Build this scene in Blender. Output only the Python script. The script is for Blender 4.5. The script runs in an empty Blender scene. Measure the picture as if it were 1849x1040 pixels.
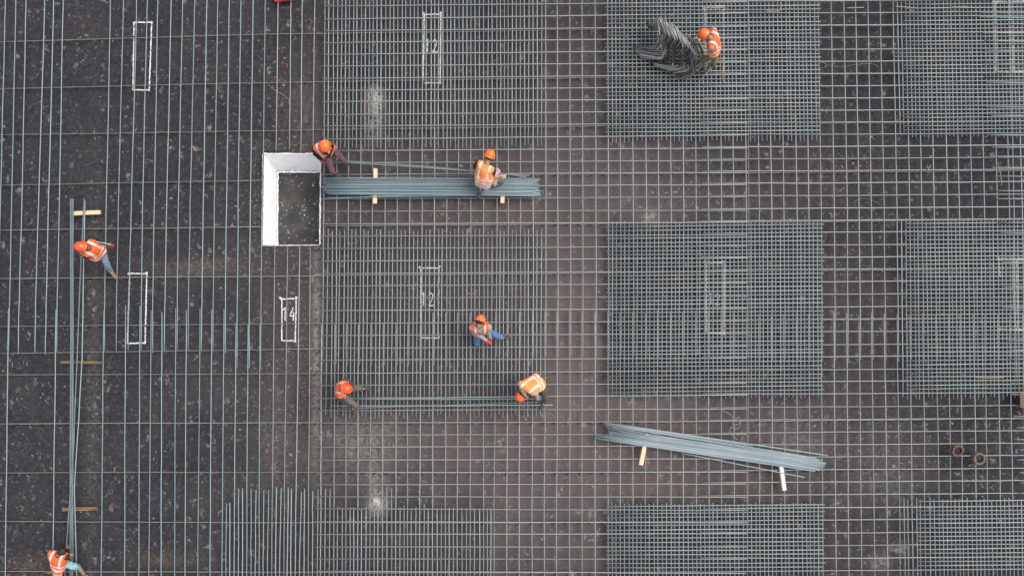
import bpy, bmesh, math, random
from mathutils import Vector, Matrix, noise
R = math.radians
random.seed(7)
scene = bpy.context.scene

# ------------------------------------------------------------------ camera
W0, H0, F0 = 1849.0, 1040.0, 1233.0
TILT = 1.29
CAMZ = 16.60
cam_d = bpy.data.cameras.new('drone_camera')
cam = bpy.data.objects.new('drone_camera', cam_d)
scene.collection.objects.link(cam)
cam_d.sensor_width = 36.0
cam_d.lens = 36.0 * F0 / W0
cam_d.clip_end = 300
cam.location = (0, 0, CAMZ)
cam.rotation_euler = (R(TILT), 0, 0)
scene.camera = cam
scene.render.resolution_x = 1024
scene.render.resolution_y = 575

# ------------------------------------------------------------------ world and sun (overcast)
SUN_EL, SUN_AZ = R(56), R(68)
w = bpy.data.worlds.new('World'); scene.world = w; w.use_nodes = True
wn = w.node_tree; bg = wn.nodes['Background']
sky = wn.nodes.new('ShaderNodeTexSky'); sky.sky_type = 'NISHITA'; sky.sun_disc = False
sky.sun_elevation = SUN_EL; sky.sun_rotation = SUN_AZ
sky.dust_density = 3.0; sky.air_density = 1.0
hs = wn.nodes.new('ShaderNodeHueSaturation'); hs.inputs['Saturation'].default_value = 0.32
wn.links.new(sky.outputs[0], hs.inputs['Color']); wn.links.new(hs.outputs[0], bg.inputs['Color'])
bg.inputs['Strength'].default_value = 0.15
sd = bpy.data.lights.new('sun', 'SUN'); sd.energy = 1.3; sd.angle = R(38); sd.color = (1, .985, .96)
so = bpy.data.objects.new('sun', sd); scene.collection.objects.link(so)
d = Vector((math.sin(SUN_AZ) * math.cos(SUN_EL), math.cos(SUN_AZ) * math.cos(SUN_EL), math.sin(SUN_EL)))
so.rotation_euler = d.to_track_quat('Z', 'Y').to_euler()
so.location = (0, 0, 30)
vs = scene.view_settings
vs.view_transform = 'Standard'; vs.look = 'None'; vs.gamma = 1; vs.use_curve_mapping = False
vs.exposure = 0.88

# ------------------------------------------------------------------ helpers
C = scene.collection
Rx = Matrix.Rotation(R(TILT), 3, 'X')
def ray(px, py):
    return (Rx @ Vector(((px - W0 / 2) / F0, -(py - H0 / 2) / F0, -1.0)))
def P(px, py, z=0.0):                      # the world point at height z whose place is seen at photo pixel px, py
    r = ray(px, py); t = (z - CAMZ) / r.z
    return Vector((r.x * t, r.y * t, z))
PXM = 1 / 75.0

def tag(o, label=None, cat=None, group=None, kind=None):
    if label: o['label'] = label
    if cat: o['category'] = cat
    if group: o['group'] = group
    if kind: o['kind'] = kind
    return o
def link(name, me, mat, parent=None, smooth=True):
    o = bpy.data.objects.new(name, me); C.objects.link(o)
    if mat is not None:
        ms = mat if isinstance(mat, (list, tuple)) else [mat]
        for m in ms: me.materials.append(m)
    if smooth:
        for p in me.polygons: p.use_smooth = True
    if parent: 
        o.parent = parent
        o.matrix_parent_inverse = parent.matrix_basis.inverted()
    return o
def from_bm(name, bm, mat, parent=None, smooth=True):
    me = bpy.data.meshes.new(name); bm.to_mesh(me); bm.free()
    return link(name, me, mat, parent, smooth)
def empty(name, loc, label, cat, group=None):
    o = bpy.data.objects.new(name, None); C.objects.link(o); o.location = loc
    o.empty_display_size = .1
    return tag(o, label, cat, group)
def tube_bm(bm, pts, r, n=8, caps=True):
    pts = [Vector(p) for p in pts]; rings = []
    up = Vector((0, 0, 1))
    for i, p in enumerate(pts):
        a = pts[max(i - 1, 0)]; b = pts[min(i + 1, len(pts) - 1)]
        t = (b - a).normalized()
        s = t.cross(up)
        if s.length < .05: s = t.cross(Vector((0, 1, 0)))
        s.normalize(); u = s.cross(t)
        rr = r[i] if isinstance(r, (list, tuple)) else r
        rings.append([bm.verts.new(p + (s * math.cos(k * 2 * math.pi / n) + u * math.sin(k * 2 * math.pi / n)) * rr) for k in range(n)])
    for a, b in zip(rings, rings[1:]):
        for k in range(n): bm.faces.new((a[k], a[(k + 1) % n], b[(k + 1) % n], b[k]))
    if caps:
        bm.faces.new(rings[0]); bm.faces.new(rings[-1][::-1])
def tube(name, pts, r, mat, parent=None, n=8):
    bm = bmesh.new(); tube_bm(bm, pts, r, n); bmesh.ops.recalc_face_normals(bm, faces=bm.faces)
    return from_bm(name, bm, mat, parent)
def box_bm(bm, c, size, rot=None, bevel=0):
    M = Matrix.Translation(Vector(c)) @ (rot.to_4x4() if rot else Matrix()) @ Matrix.Diagonal((*size, 1))
    g = bmesh.ops.create_cube(bm, size=1, matrix=M)
    if bevel:
        es = {e for v in g['verts'] for e in v.link_edges}
        bmesh.ops.bevel(bm, geom=list(es), offset=bevel, segments=2, affect='EDGES')
ONES = ['', 'first', 'second', 'third', 'fourth', 'fifth', 'sixth', 'seventh', 'eighth', 'ninth', 'tenth', 'eleventh', 'twelfth',
        'thirteenth', 'fourteenth', 'fifteenth', 'sixteenth', 'seventeenth', 'eighteenth', 'nineteenth']
def nth(n):
    if n < 20: return ONES[n]
    t = ['twent', 'thirt', 'fort', 'fift', 'sixt'][n // 10 - 2]
    return t + 'ieth' if n % 10 == 0 else t + 'y-' + ONES[n % 10]
def interp(ctrl, t):
    if t <= ctrl[0][0]:
        (a, va), (b, vb) = ctrl[0], ctrl[1]
    elif t >= ctrl[-1][0]:
        (a, va), (b, vb) = ctrl[-2], ctrl[-1]
    else:
        for (a, va), (b, vb) in zip(ctrl, ctrl[1:]):
            if a <= t <= b: break
    return va + (vb - va) * (t - a) / (b - a)

# ------------------------------------------------------------------ materials
def nodes(name):
    m = bpy.data.materials.new(name); m.use_nodes = True
    nt = m.node_tree; return m, nt, nt.nodes['Principled BSDF']
def N(nt, t, **kw):
    n = nt.nodes.new(t)
    for k, v in kw.items():
        if k in n.inputs: n.inputs[k].default_value = v
        else: setattr(n, k, v)
    return n
def ramp(nt, src, stops):
    n = nt.nodes.new('ShaderNodeValToRGB'); e = n.color_ramp.elements
    while len(e) < len(stops): e.new(.5)
    for i, (p, c) in enumerate(stops):
        e[i].position = p; e[i].color = (c, c, c, 1) if isinstance(c, (int, float)) else (*c, 1)
    nt.links.new(src, n.inputs[0]); return n.outputs[0]
def mixc(nt, fac, a, b):
    n = nt.nodes.new('ShaderNodeMix'); n.data_type = 'RGBA'
    for s, v in ((0, fac), (6, a), (7, b)):
        if hasattr(v, 'is_linked'): nt.links.new(v, n.inputs[s])
        elif isinstance(v, (int, float)): n.inputs[s].default_value = v
        else: n.inputs[s].default_value = (*v, 1)
    return n.outputs[2]
def mth(nt, op, a, b=None, clamp=False):
    n = nt.nodes.new('ShaderNodeMath'); n.operation = op; n.use_clamp = clamp
    for s, v in ((0, a), (1, b)):
        if v is None: continue
        if hasattr(v, 'is_linked'): nt.links.new(v, n.inputs[s])
        else: n.inputs[s].default_value = v
    return n.outputs[0]

def steel(name, col, rust=.12, var=.25, rough=.5, dusty=(.29, .275, .245)):
    m, nt, b = nodes(name)
    geo = N(nt, 'ShaderNodeNewGeometry'); oi = N(nt, 'ShaderNodeObjectInfo')
    n1 = N(nt, 'ShaderNodeTexNoise', Scale=2.3, Detail=4.0); nt.links.new(geo.outputs['Position'], n1.inputs['Vector'])
    n2 = N(nt, 'ShaderNodeTexNoise', Scale=40.0, Detail=3.0); nt.links.new(geo.outputs['Position'], n2.inputs['Vector'])
    dark = tuple(c * (1 - var) for c in col); lite = tuple(min(1, c * (1 + var)) for c in col)
    base = mixc(nt, oi.outputs['Random'], dark, lite)
    f = ramp(nt, n1.outputs[0], [(.45, 0), (.7, 1)])
    base = mixc(nt, mth(nt, 'MULTIPLY', f, .35), base, dusty)
    # a few bars rust more than the others
    rr = ramp(nt, mth(nt, 'FRACT', mth(nt, 'MULTIPLY', oi.outputs['Random'], 7.31)), [(.0, .1), (.80, .25), (.9, .9)])
    f2 = ramp(nt, n2.outputs[0], [(.48, 0), (.66, 1)])
    f3 = mth(nt, 'MULTIPLY', mth(nt, 'MULTIPLY', rr, rust * 4, True), mth(nt, 'ADD', mth(nt, 'MULTIPLY', f2, .6), mth(nt, 'MULTIPLY', f, .4)), True)
    base = mixc(nt, f3, base, (.17, .11, .055))
    nt.links.new(base, b.inputs['Base Color'])
    b.inputs['Metallic'].default_value = .15; b.inputs['Roughness'].default_value = rough
    bp = N(nt, 'ShaderNodeBump', Strength=.35, Distance=.004); nt.links.new(n2.outputs[0], bp.inputs['Height'])
    nt.links.new(bp.outputs[0], b.inputs['Normal'])
    return m
M_grey = steel('steel_grey', (.200, .208, .206), rust=.17)
M_blue = steel('steel_blue_grey', (.145, .205, .23), rust=.14, dusty=(.24, .25, .24))
M_mat = steel('steel_mat', (.185, .228, .235), rust=.12)
M_bund = steel('steel_bundle', (.15, .20, .215), rust=.03, var=.38, dusty=(.22, .26, .26))
M_bund2 = steel('steel_bundle_light', (.20, .245, .262), rust=.03, var=.28, dusty=(.28, .30, .295))
M_bent = steel('steel_bent', (.075, .075, .072), rust=.14, var=.6, dusty=(.20, .185, .16))  # shade of the heap's lower bars put into the colour
M_bent_pale = steel('steel_bent_pale', (.27, .27, .258), rust=.10, var=.4, dusty=(.30, .28, .24))  # light on the heap's crest put into a paler colour
M_rod = steel('steel_spacer', (.155, .155, .14), rust=.34, dusty=(.26, .23, .17))

def ground_material():
    m, nt, b = nodes('dusty_membrane')
    geo = N(nt, 'ShaderNodeNewGeometry'); pos = geo.outputs['Position']
    sx = N(nt, 'ShaderNodeSeparateXYZ'); nt.links.new(pos, sx.inputs[0]); X, Y = sx.outputs[0], sx.outputs[1]
    def ns(scale, det=4.0, dist=0.0, rough=.55, off=0):
        mp = N(nt, 'ShaderNodeMapping'); mp.inputs['Location'].default_value = (off, off * 1.7, 0)
        nt.links.new(pos, mp.inputs[0])
        n = N(nt, 'ShaderNodeTexNoise', Scale=scale, Detail=det, Roughness=rough, Distortion=dist)
        nt.links.new(mp.outputs[0], n.inputs['Vector']); return n.outputs[0]
    # broad tone of the deck (paler and browner towards the middle)
    def gauss(px, py, wx, wy):
        c = P(px, py)
        dx = mth(nt, 'DIVIDE', mth(nt, 'SUBTRACT', X, c.x), wx * PXM); dy = mth(nt, 'DIVIDE', mth(nt, 'SUBTRACT', Y, c.y), wy * PXM)
        r2 = mth(nt, 'ADD', mth(nt, 'MULTIPLY', dx, dx), mth(nt, 'MULTIPLY', dy, dy))
        return mth(nt, 'EXPONENT', mth(nt, 'MULTIPLY', r2, -1))
    mid = mth(nt, 'ADD', gauss(1010, 640, 430, 520), mth(nt, 'MULTIPLY', gauss(1400, 800, 300, 250), .15))
    big = ns(.55, 3, off=3)
    area = mth(nt, 'ADD', mth(nt, 'MULTIPLY', mid, .95), mth(nt, 'MULTIPLY', mth(nt, 'SUBTRACT', big, .5), .55), True)
    # walked aisles stay dusty; shade under the dense mats is painted into the deck
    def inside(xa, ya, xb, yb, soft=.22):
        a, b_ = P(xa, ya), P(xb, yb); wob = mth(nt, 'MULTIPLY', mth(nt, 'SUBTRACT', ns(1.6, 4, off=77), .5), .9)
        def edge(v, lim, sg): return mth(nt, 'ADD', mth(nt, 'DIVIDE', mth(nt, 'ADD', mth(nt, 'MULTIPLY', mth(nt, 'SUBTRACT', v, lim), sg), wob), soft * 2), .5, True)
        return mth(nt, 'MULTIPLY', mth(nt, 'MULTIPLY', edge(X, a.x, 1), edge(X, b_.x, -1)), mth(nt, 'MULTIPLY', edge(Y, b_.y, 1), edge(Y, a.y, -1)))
    mat_shade = None  # how much mat shade goes into the deck colour
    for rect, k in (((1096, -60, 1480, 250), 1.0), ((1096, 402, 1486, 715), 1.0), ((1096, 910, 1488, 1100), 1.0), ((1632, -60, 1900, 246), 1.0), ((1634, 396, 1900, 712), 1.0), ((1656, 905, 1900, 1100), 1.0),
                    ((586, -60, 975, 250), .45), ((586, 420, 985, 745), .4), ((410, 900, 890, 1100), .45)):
        q = mth(nt, 'MULTIPLY', inside(*rect), k); mat_shade = q if mat_shade is None else mth(nt, 'ADD', mat_shade, q, True)
    area = mth(nt, 'MULTIPLY', area, mth(nt, 'SUBTRACT', 1.0, mat_shade))
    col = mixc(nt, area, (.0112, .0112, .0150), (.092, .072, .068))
    fine = ns(9, 6, rough=.7, off=11)
    col = mixc(nt, ramp(nt, fine, [(.35, 0), (.75, .28)]), col, (.10, .088, .082))
    # pale footprints and trowel smears
    blot = ramp(nt, ns(3.1, 5, 1.2, .6, off=21), [(.50, 0), (.62, .8)])
    blot2 = ramp(nt, ns(7.5, 4, .8, .6, off=31), [(.56, 0), (.70, 1)])
    col = mixc(nt, mth(nt, 'MULTIPLY', mth(nt, 'MULTIPLY', blot, blot2), .8), col, (.25, .23, .205))
    # footprints: small soft ovals
    vo = N(nt, 'ShaderNodeTexVoronoi', Scale=2.6, Randomness=1.0); 
    ds = N(nt, 'ShaderNodeMapping'); ds.inputs['Scale'].default_value = (1, .62, 1); ds.inputs['Rotation'].default_value = (0, 0, .7)
    nt.links.new(pos, ds.inputs[0]); nt.links.new(ds.outputs[0], vo.inputs['Vector'])
    foot = ramp(nt, vo.outputs['Distance'], [(.10, 1), (.20, 0)])
    footm = mth(nt, 'MULTIPLY', foot, ramp(nt, ns(12, 4, .5, off=5), [(.42, 0), (.62, 1)]))
    footsel = ramp(nt, ns(.9, 2, off=8), [(.38, .1), (.55, 1)])
    col = mixc(nt, mth(nt, 'MULTIPLY', mth(nt, 'MULTIPLY', footm, footsel), .6), col, (.24, .225, .205))
    # small white chips and crumbs
    strip = mth(nt, 'ADD', mth(nt, 'ADD', gauss(500, 480, 65, 420), mth(nt, 'MULTIPLY', gauss(1650, 830, 220, 120), .7)), mth(nt, 'MULTIPLY', gauss(1190, 380, 120, 60), .7), True)
    for sc, th, k in ((11, .64, 41), (24, .645, 51)):
        sp = ramp(nt, ns(sc, 3, .6, .6, off=k), [(th, 0), (th + .035, 1)])
        sel = mth(nt, 'ADD', mth(nt, 'MULTIPLY', strip, .45), ramp(nt, ns(1.3, 4, off=k + 3), [(.42, .10), (.62, .9)]), True)
        col = mixc(nt, mth(nt, 'MULTIPLY', mth(nt, 'MULTIPLY', sp, sel), .62), col, (.33, .30, .265))
    # plaster dust spilt in certain spots
    spots = [(678, 178, 13, 20, 1.0), (676, 222, 14, 34, .40), (682, 910, 14, 15, .9), (680, 880, 17, 40, .2),
             (1590, 1015, 20, 14, .25), (1625, 990, 20, 10, .3), (572, 620, 8, 200, .30), (168, 700, 16, 380, .06),
             (350, 490, 70, 18, .07), (660, 800, 60, 50, .20), (550, 220, 30, 120, .05), (1175, 395, 16, 12, .4),
             (1440, 810, 60, 40, .12), (1600, 860, 60, 60, .10), (500, 790, 30, 130, .07), (1230, 600, 900, 14, .0)]
    rag = ramp(nt, ns(10, 6, 1.0, .7, off=61), [(.40, .05), (.60, 1)])
    for px, py, wx, wy, k in spots:
        if k <= 0: continue
        f = mth(nt, 'MULTIPLY', mth(nt, 'MULTIPLY', gauss(px, py, wx, wy), rag), k * 1.3, True)
        col = mixc(nt, f, col, (.46, .42, .36))
    # brown mud
    for px, py, wx, wy, k in ((380, 480, 90, 16, .35), (300, 1010, 60, 14, .35), (1290, 880, 200, 12, .15), (60, 1020, 40, 14, .4), (700, 970, 80, 20, .2)):
        f = mth(nt, 'MULTIPLY', mth(nt, 'MULTIPLY', gauss(px, py, wx, wy), rag), k, True)
        col = mixc(nt, f, col, (.16, .105, .075))
    # thin chalky scratches
    wv = N(nt, 'ShaderNodeTexNoise', Scale=1.3, Detail=2.0, Distortion=2.5); nt.links.new(pos, wv.inputs['Vector'])
    line = ramp(nt, mth(nt, 'ABSOLUTE', mth(nt, 'SUBTRACT', wv.outputs[0], .5)), [(.0, 1), (.006, 0)])
    lsel = ramp(nt, ns(1.7, 2, off=71), [(.58, 0), (.66, 1)])
    col = mixc(nt, mth(nt, 'MULTIPLY', mth(nt, 'MULTIPLY', line, lsel), .35), col, (.4, .38, .33))
    # joints of the membrane sheets
    nt.links.new(col, b.inputs['Base Color'])
    b.inputs['Roughness'].default_value = .92; b.inputs['Specular IOR Level'].default_value = .25
    bp = N(nt, 'ShaderNodeBump', Strength=.5, Distance=.02); nt.links.new(ns(6, 6, .5, .7, off=2), bp.inputs['Height'])
    nt.links.new(bp.outputs[0], b.inputs['Normal'])
    return m
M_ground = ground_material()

def flat(name, col, rough=.8, var=.15, scale=20.0, bump=.2, dirt=None, spec=.4):
    m, nt, b = nodes(name)
    tc = N(nt, 'ShaderNodeNewGeometry')
    n = N(nt, 'ShaderNodeTexNoise', Scale=scale, Detail=5.0); nt.links.new(tc.outputs['Position'], n.inputs['Vector'])
    c = mixc(nt, n.outputs[0], tuple(x * (1 - var) for x in col), tuple(min(1, x * (1 + var)) for x in col))
    if dirt:
        n2 = N(nt, 'ShaderNodeTexNoise', Scale=scale * .6, Detail=6.0, Roughness=.7); nt.links.new(tc.outputs['Position'], n2.inputs['Vector'])
        c = mixc(nt, ramp(nt, n2.outputs[0], [(.5, 0), (.68, dirt[1])]), c, dirt[0])
    nt.links.new(c, b.inputs['Base Color']); b.inputs['Roughness'].default_value = rough
    b.inputs['Specular IOR Level'].default_value = spec
    bp = N(nt, 'ShaderNodeBump', Strength=bump, Distance=.01); nt.links.new(n.outputs[0], bp.inputs['Height'])
    nt.links.new(bp.outputs[0], b.inputs['Normal'])
    return m
M_foot = flat('dark_spacer_plastic', (.012, .012, .013))
M_white = flat('white_board', (.86, .86, .845), .7, .05, 3.0, .1, dirt=((.45, .43, .40), .35))
M_lip = flat('scuffed_lip', (.66, .60, .59), .8, .25, 18.0, .6, dirt=((.18, .15, .14), .8))
M_pitfloor = None
def paint_mat(name='white_spray_paint', col=(.78, .76, .72), miss=.47, under=(.07, .06, .06)):
    m, nt, b = nodes(name)
    geo = N(nt, 'ShaderNodeNewGeometry')
    n = N(nt, 'ShaderNodeTexNoise', Scale=16.0, Detail=6.0, Roughness=.75); nt.links.new(geo.outputs['Position'], n.inputs['Vector'])
    c = mixc(nt, ramp(nt, n.outputs[0], [(miss - .1, 0), (miss + .03, 1)]), under, col)
    nt.links.new(c, b.inputs['Base Color']); b.inputs['Roughness'].default_value = .85
    return m
M_paint = paint_mat(col=(.55, .53, .50), miss=.45)
M_paint_thin = paint_mat('worn_spray_paint', (.36, .35, .32), .47)
M_string = flat('pale_string', (.24, .23, .21), .9, .2)
def wood(name, a, bcol, rough=.75, sc=9.0):
    m, nt, b = nodes(name)
    tc = N(nt, 'ShaderNodeTexCoord'); mp = N(nt, 'ShaderNodeMapping'); mp.inputs['Scale'].default_value = (1.2, sc * 3, sc * 3)
    nt.links.new(tc.outputs['Object'], mp.inputs[0])
    n = N(nt, 'ShaderNodeTexNoise', Scale=2.2, Detail=6.0, Distortion=.6); nt.links.new(mp.outputs[0], n.inputs['Vector'])
    c = mixc(nt, ramp(nt, n.outputs[0], [(.35, 0), (.65, 1)]), a, bcol)
    nt.links.new(c, b.inputs['Base Color']); b.inputs['Roughness'].default_value = rough
    bp = N(nt, 'ShaderNodeBump', Strength=.3, Distance=.004); nt.links.new(n.outputs[0], bp.inputs['Height']); nt.links.new(bp.outputs[0], b.inputs['Normal'])
    return m
M_wood = wood('fresh_timber', (.50, .34, .19), (.66, .50, .31))
M_wood_old = wood('weathered_timber', (.022, .014, .009), (.24, .145, .055))
M_wood_pale = wood('pale_timber', (.62, .50, .40), (.74, .62, .50))
M_rust = flat('rusty_iron', (.105, .050, .034), .85, .5, 30.0, .6, dirt=((.22, .15, .11), .5))
M_rust_grey = flat('grey_rusty_iron', (.105, .072, .062), .85, .5, 30.0, .6, dirt=((.26, .14, .05), .5))

# ------------------------------------------------------------------ ground with a hole for the pit
PIT = [(477, 279), (578, 279), (576.5, 441.5), (474.5, 442)]
pc = [P(x, y, 0) for x, y in PIT]
x0, x1 = pc[3].x, pc[1].x
def ground():
    S = 60
    bm = bmesh.new()
    out = [bm.verts.new((x, y, 0)) for x, y in ((-S, S), (S, S), (S, -S), (-S, -S))]
    inn = [bm.verts.new(p) for p in pc]
    for k in range(4):
        bm.faces.new((out[k], inn[k], inn[(k + 1) % 4], out[(k + 1) % 4]))
    bmesh.ops.recalc_face_normals(bm, faces=bm.faces)
    for f in bm.faces:
        if f.normal.z < 0: f.normal_flip()
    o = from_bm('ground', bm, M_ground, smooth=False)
    tag(o, kind='structure')
ground()

# the sump: white boards round a dark floor
PD = -.89
fl = [P(500.5, 309, PD), P(578, 309, PD), P(577, 447, PD), P(500, 447, PD)]
fl[1].x = pc[1].x; fl[2].x = pc[2].x; fl[2].y = fl[3].y = pc[2].y
fl[3].x = fl[0].x
pit = empty('sump_pit', (sum((p.x for p in pc)) / 4, sum((p.y for p in pc)) / 4, PD),
            'rectangular pit sunk into the deck, lined with clean white boards', 'pit')
def quad_slab(name, a, b_, c, d_, mat, outward, th=.03):
    bm = bmesh.new()
    o = Vector(outward) * th
    vs_ = [bm.verts.new(p) for p in (a, b_, c, d_)]
    vo_ = [bm.verts.new(p + o) for p in (a, b_, c, d_)]
    bm.faces.new(vs_); bm.faces.new(vo_[::-1])
    for k in range(4): bm.faces.new((vs_[k], vo_[k], vo_[(k + 1) % 4], vs_[(k + 1) % 4]))
    bmesh.ops.recalc_face_normals(bm, faces=bm.faces)
    return from_bm(name, bm, mat, pit, False)
quad_slab('side_board', pc[0], pc[3], fl[3], fl[0], M_white, (-1, 0, 0))
quad_slab('end_board', pc[0], pc[1], fl[1], fl[0], M_white, (0, 1, 0))
quad_slab('side_board', pc[1], pc[2], fl[2], fl[1], M_white, (1, 0, 0))
quad_slab('end_board', pc[2], pc[3], fl[3], fl[2], M_white, (0, -1, 0))
def pit_floor_mat():
    m, nt, b = nodes('pit_floor')
    geo = N(nt, 'ShaderNodeNewGeometry')
    def ns(s, d_=4.0, dist=0.0, off=0):
        mp = N(nt, 'ShaderNodeMapping'); mp.inputs['Location'].default_value = (off, off, 0); nt.links.new(geo.outputs['Position'], mp.inputs[0])
        n = N(nt, 'ShaderNodeTexNoise', Scale=s, Detail=d_, Distortion=dist); nt.links.new(mp.outputs[0], n.inputs['Vector']); return n.outputs[0]
    c = mixc(nt, ramp(nt, ns(2.2), [(.35, 0), (.7, 1)]), (.016, .016, .019), (.055, .048, .040))
    sp = ramp(nt, ns(17, 3, .5, 4), [(.635, 0), (.66, 1)])
    sel = ramp(nt, ns(2.5, 2, 0, 9), [(.38, 0), (.58, 1)])
    c = mixc(nt, mth(nt, 'MULTIPLY', sp, sel), c, (.42, .43, .46))
    nt.links.new(c, b.inputs['Base Color']); b.inputs['Roughness'].default_value = .8
    return m
fz = Vector((0, 0, .02))
quad_slab('floor_sheet', fl[0] + fz, fl[1] + fz, fl[2] + fz, fl[3] + fz, pit_floor_mat(), (0, 0, -1), .02)
# ragged white foot of the boards and lip round the mouth
def ribbon_bm(bm, pts, wd, z=None, jit=.25, thick=.0, step=.03, seed=0):
    rnd = random.Random(seed)
    P2 = [Vector(p) for p in pts]; path = []
    for a, b_ in zip(P2, P2[1:]):
        n = max(1, int((b_ - a).length / step))
        path += [a.lerp(b_, k / n) for k in range(n)]
    path.append(P2[-1])
    prev = None
    for i, p in enumerate(path):
        a = path[max(0, i - 1)]; b_ = path[min(len(path) - 1, i + 1)]
        t = (b_ - a); t.z = 0
        if t.length < 1e-6: t = Vector((1, 0, 0))
        t.normalize(); s = Vector((-t.y, t.x, 0))
        l = wd * .5 * (1 + rnd.uniform(-jit, jit)); r_ = wd * .5 * (1 + rnd.uniform(-jit, jit))
        off = rnd.uniform(-.1, .1) * wd
        q = [bm.verts.new(p + s * (l + off)), bm.verts.new(p - s * (r_ - off))]
        if prev: bm.faces.new((prev[0], prev[1], q[1], q[0]))
        prev = q
    for f in bm.faces:
        f.normal_update()
        if f.normal.z < 0: f.normal_flip()
bm = bmesh.new()
e = Vector((.014, .0, .045))
ribbon_bm(bm, [fl[0] + Vector((.03, -.02, .035)), fl[3] + Vector((.03, .02, .035))], .03, jit=.6, seed=1)
ribbon_bm(bm, [fl[0] + Vector((.03, -.03, .037)), fl[1] + Vector((-.01, -.03, .037))], .035, jit=.6, seed=2)
from_bm('sealant_bead', bm, M_white, pit, False)
bm = bmesh.new()
for k, (a, b_, wd) in enumerate(((0, 1, .026), (1, 2, .028), (2, 3, .018), (3, 0, .024))):
    A, B = pc[a].copy(), pc[b_].copy(); A.z = B.z = .012
    off = [(0, .012, 0), (.02, 0, 0), (0, -.02, 0), (-.02, 0, 0)][k]
    ribbon_bm(bm, [A + Vector(off), B + Vector(off)], wd, jit=.45, seed=5 + k, step=.05)
r_ = bmesh.ops.extrude_face_region(bm, geom=bm.faces[:])
bmesh.ops.translate(bm, verts=[v for v in r_['geom'] if isinstance(v, bmesh.types.BMVert)], vec=(0, 0, .02))
bmesh.ops.recalc_face_normals(bm, faces=bm.faces)
from_bm('lip', bm, M_lip, pit, False)

# mortar smears round the mouth of the pit
bm = bmesh.new()
for k, (pts, wd) in enumerate((([(462, 262), (500, 259), (560, 262)], .12), ([(461, 262), (459, 330), (461, 452)], .07),
                               ([(462, 452), (520, 456), (578, 450)], .10), ([(466, 300), (467, 420)], .05))):
    ribbon_bm(bm, [P(x, y, .004 + .0015 * k) for x, y in pts], wd, jit=.7, seed=20 + k, step=.04)
M_tar = flat('tar_smear', (.02, .018, .018), .7, .5, 20.0, .8, dirt=((.2, .15, .14), .6))
tag(from_bm('tar_seal', bm, M_tar, None, False), 'rough dark tar seal smeared on the deck around the white pit', 'seal')

# ------------------------------------------------------------------ painted outlines on the deck
def marking(pts, label, num=None, numpos=None, mat=M_paint, wd=.031, blobs=(), numh=24, seed=0, group='painted column outlines'):
    bm = bmesh.new()
    for k, seg in enumerate(pts):
        ribbon_bm(bm, [P(x, y, .006 + .002 * k) for x, y in seg], wd, jit=.35, seed=seed * 10 + k)
    for k, (x, y) in enumerate(blobs):
        rnd = random.Random(seed * 77 + k); c = P(x, y, .016 + .001 * k)
        vs_ = [bm.verts.new(c + Vector((math.cos(a * .628), math.sin(a * .628), 0)) * wd * rnd.uniform(.7, 1.25)) for a in range(10)]
        bm.faces.new(vs_)
    o = from_bm('painted_outline', bm, mat, None, False); tag(o, label, 'painted outline', group)
    if num:
        bm = bmesh.new(); x, y = numpos
        G = {'1': [[(-.25, -.3), (.1, -.5), (.05, .5)]], '2': [[(-.3, -.25), (-.05, -.5), (.3, -.3), (.15, .05), (-.3, .5), (.42, .46)]],
             '4': [[(.3, .15), (-.35, .15), (.12, -.5)], [(.18, -.15), (.12, .5)]]}
        for i, ch in enumerate(num):
            for k, st in enumerate(G[ch]):
                ribbon_bm(bm, [P(x + (i - .5 * (len(num) - 1)) * numh * .58 + a * numh * .52, y + b_ * numh, .022 + .001 * (i * 2 + k)) for a, b_ in st], .026, jit=.3, seed=i + k)
        from_bm('painted_number', bm, mat, o, False)
    return o
marking([[(242, 41), (274, 41)], [(274, 41), (269.5, 163)], [(269.5, 163), (240, 163)], [(240, 163), (242, 41)]],
        'white painted rectangle on the dark deck, left, near the top edge', blobs=[(274, 41), (269, 163), (242, 42)], seed=1)
marking([[(234, 494), (265, 494)], [(265, 494), (262, 619)], [(262, 619), (230, 620)], [(230, 620), (234, 494)]],
        'white painted rectangle between the left bars, right of the leaning worker', blobs=[(265, 493), (261.5, 619), (232, 494)], seed=2)
marking([[(506, 540), (535, 539)], [(535, 539), (533, 615)], [(533, 615), (509, 615)], [(509, 615), (509, 540)]],
        'small white painted rectangle with the number 14 below the white pit', '14', (521, 567), blobs=[(535, 538), (533, 616), (506, 538)], seed=3)
marking([[(766, 27), (796, 26)], [(796, 26), (795, 149)], [(795, 150), (765, 150)], [(766, 27), (764, 148)]],
        'white painted rectangle numbered 12 under the bars near the top edge', '12', (778, 83), blobs=[(796, 24), (765, 25), (795, 150)], seed=4)
marking([[(760, 484), (792, 484)], [(792, 484), (791, 609)], [(791, 610), (762, 610)], [(760, 484), (760, 609)]],
        'white painted rectangle numbered 12 left of the sitting worker in jeans', '12', (771, 540), blobs=[(793, 482), (792, 609), (758, 483)], seed=5)

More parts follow.
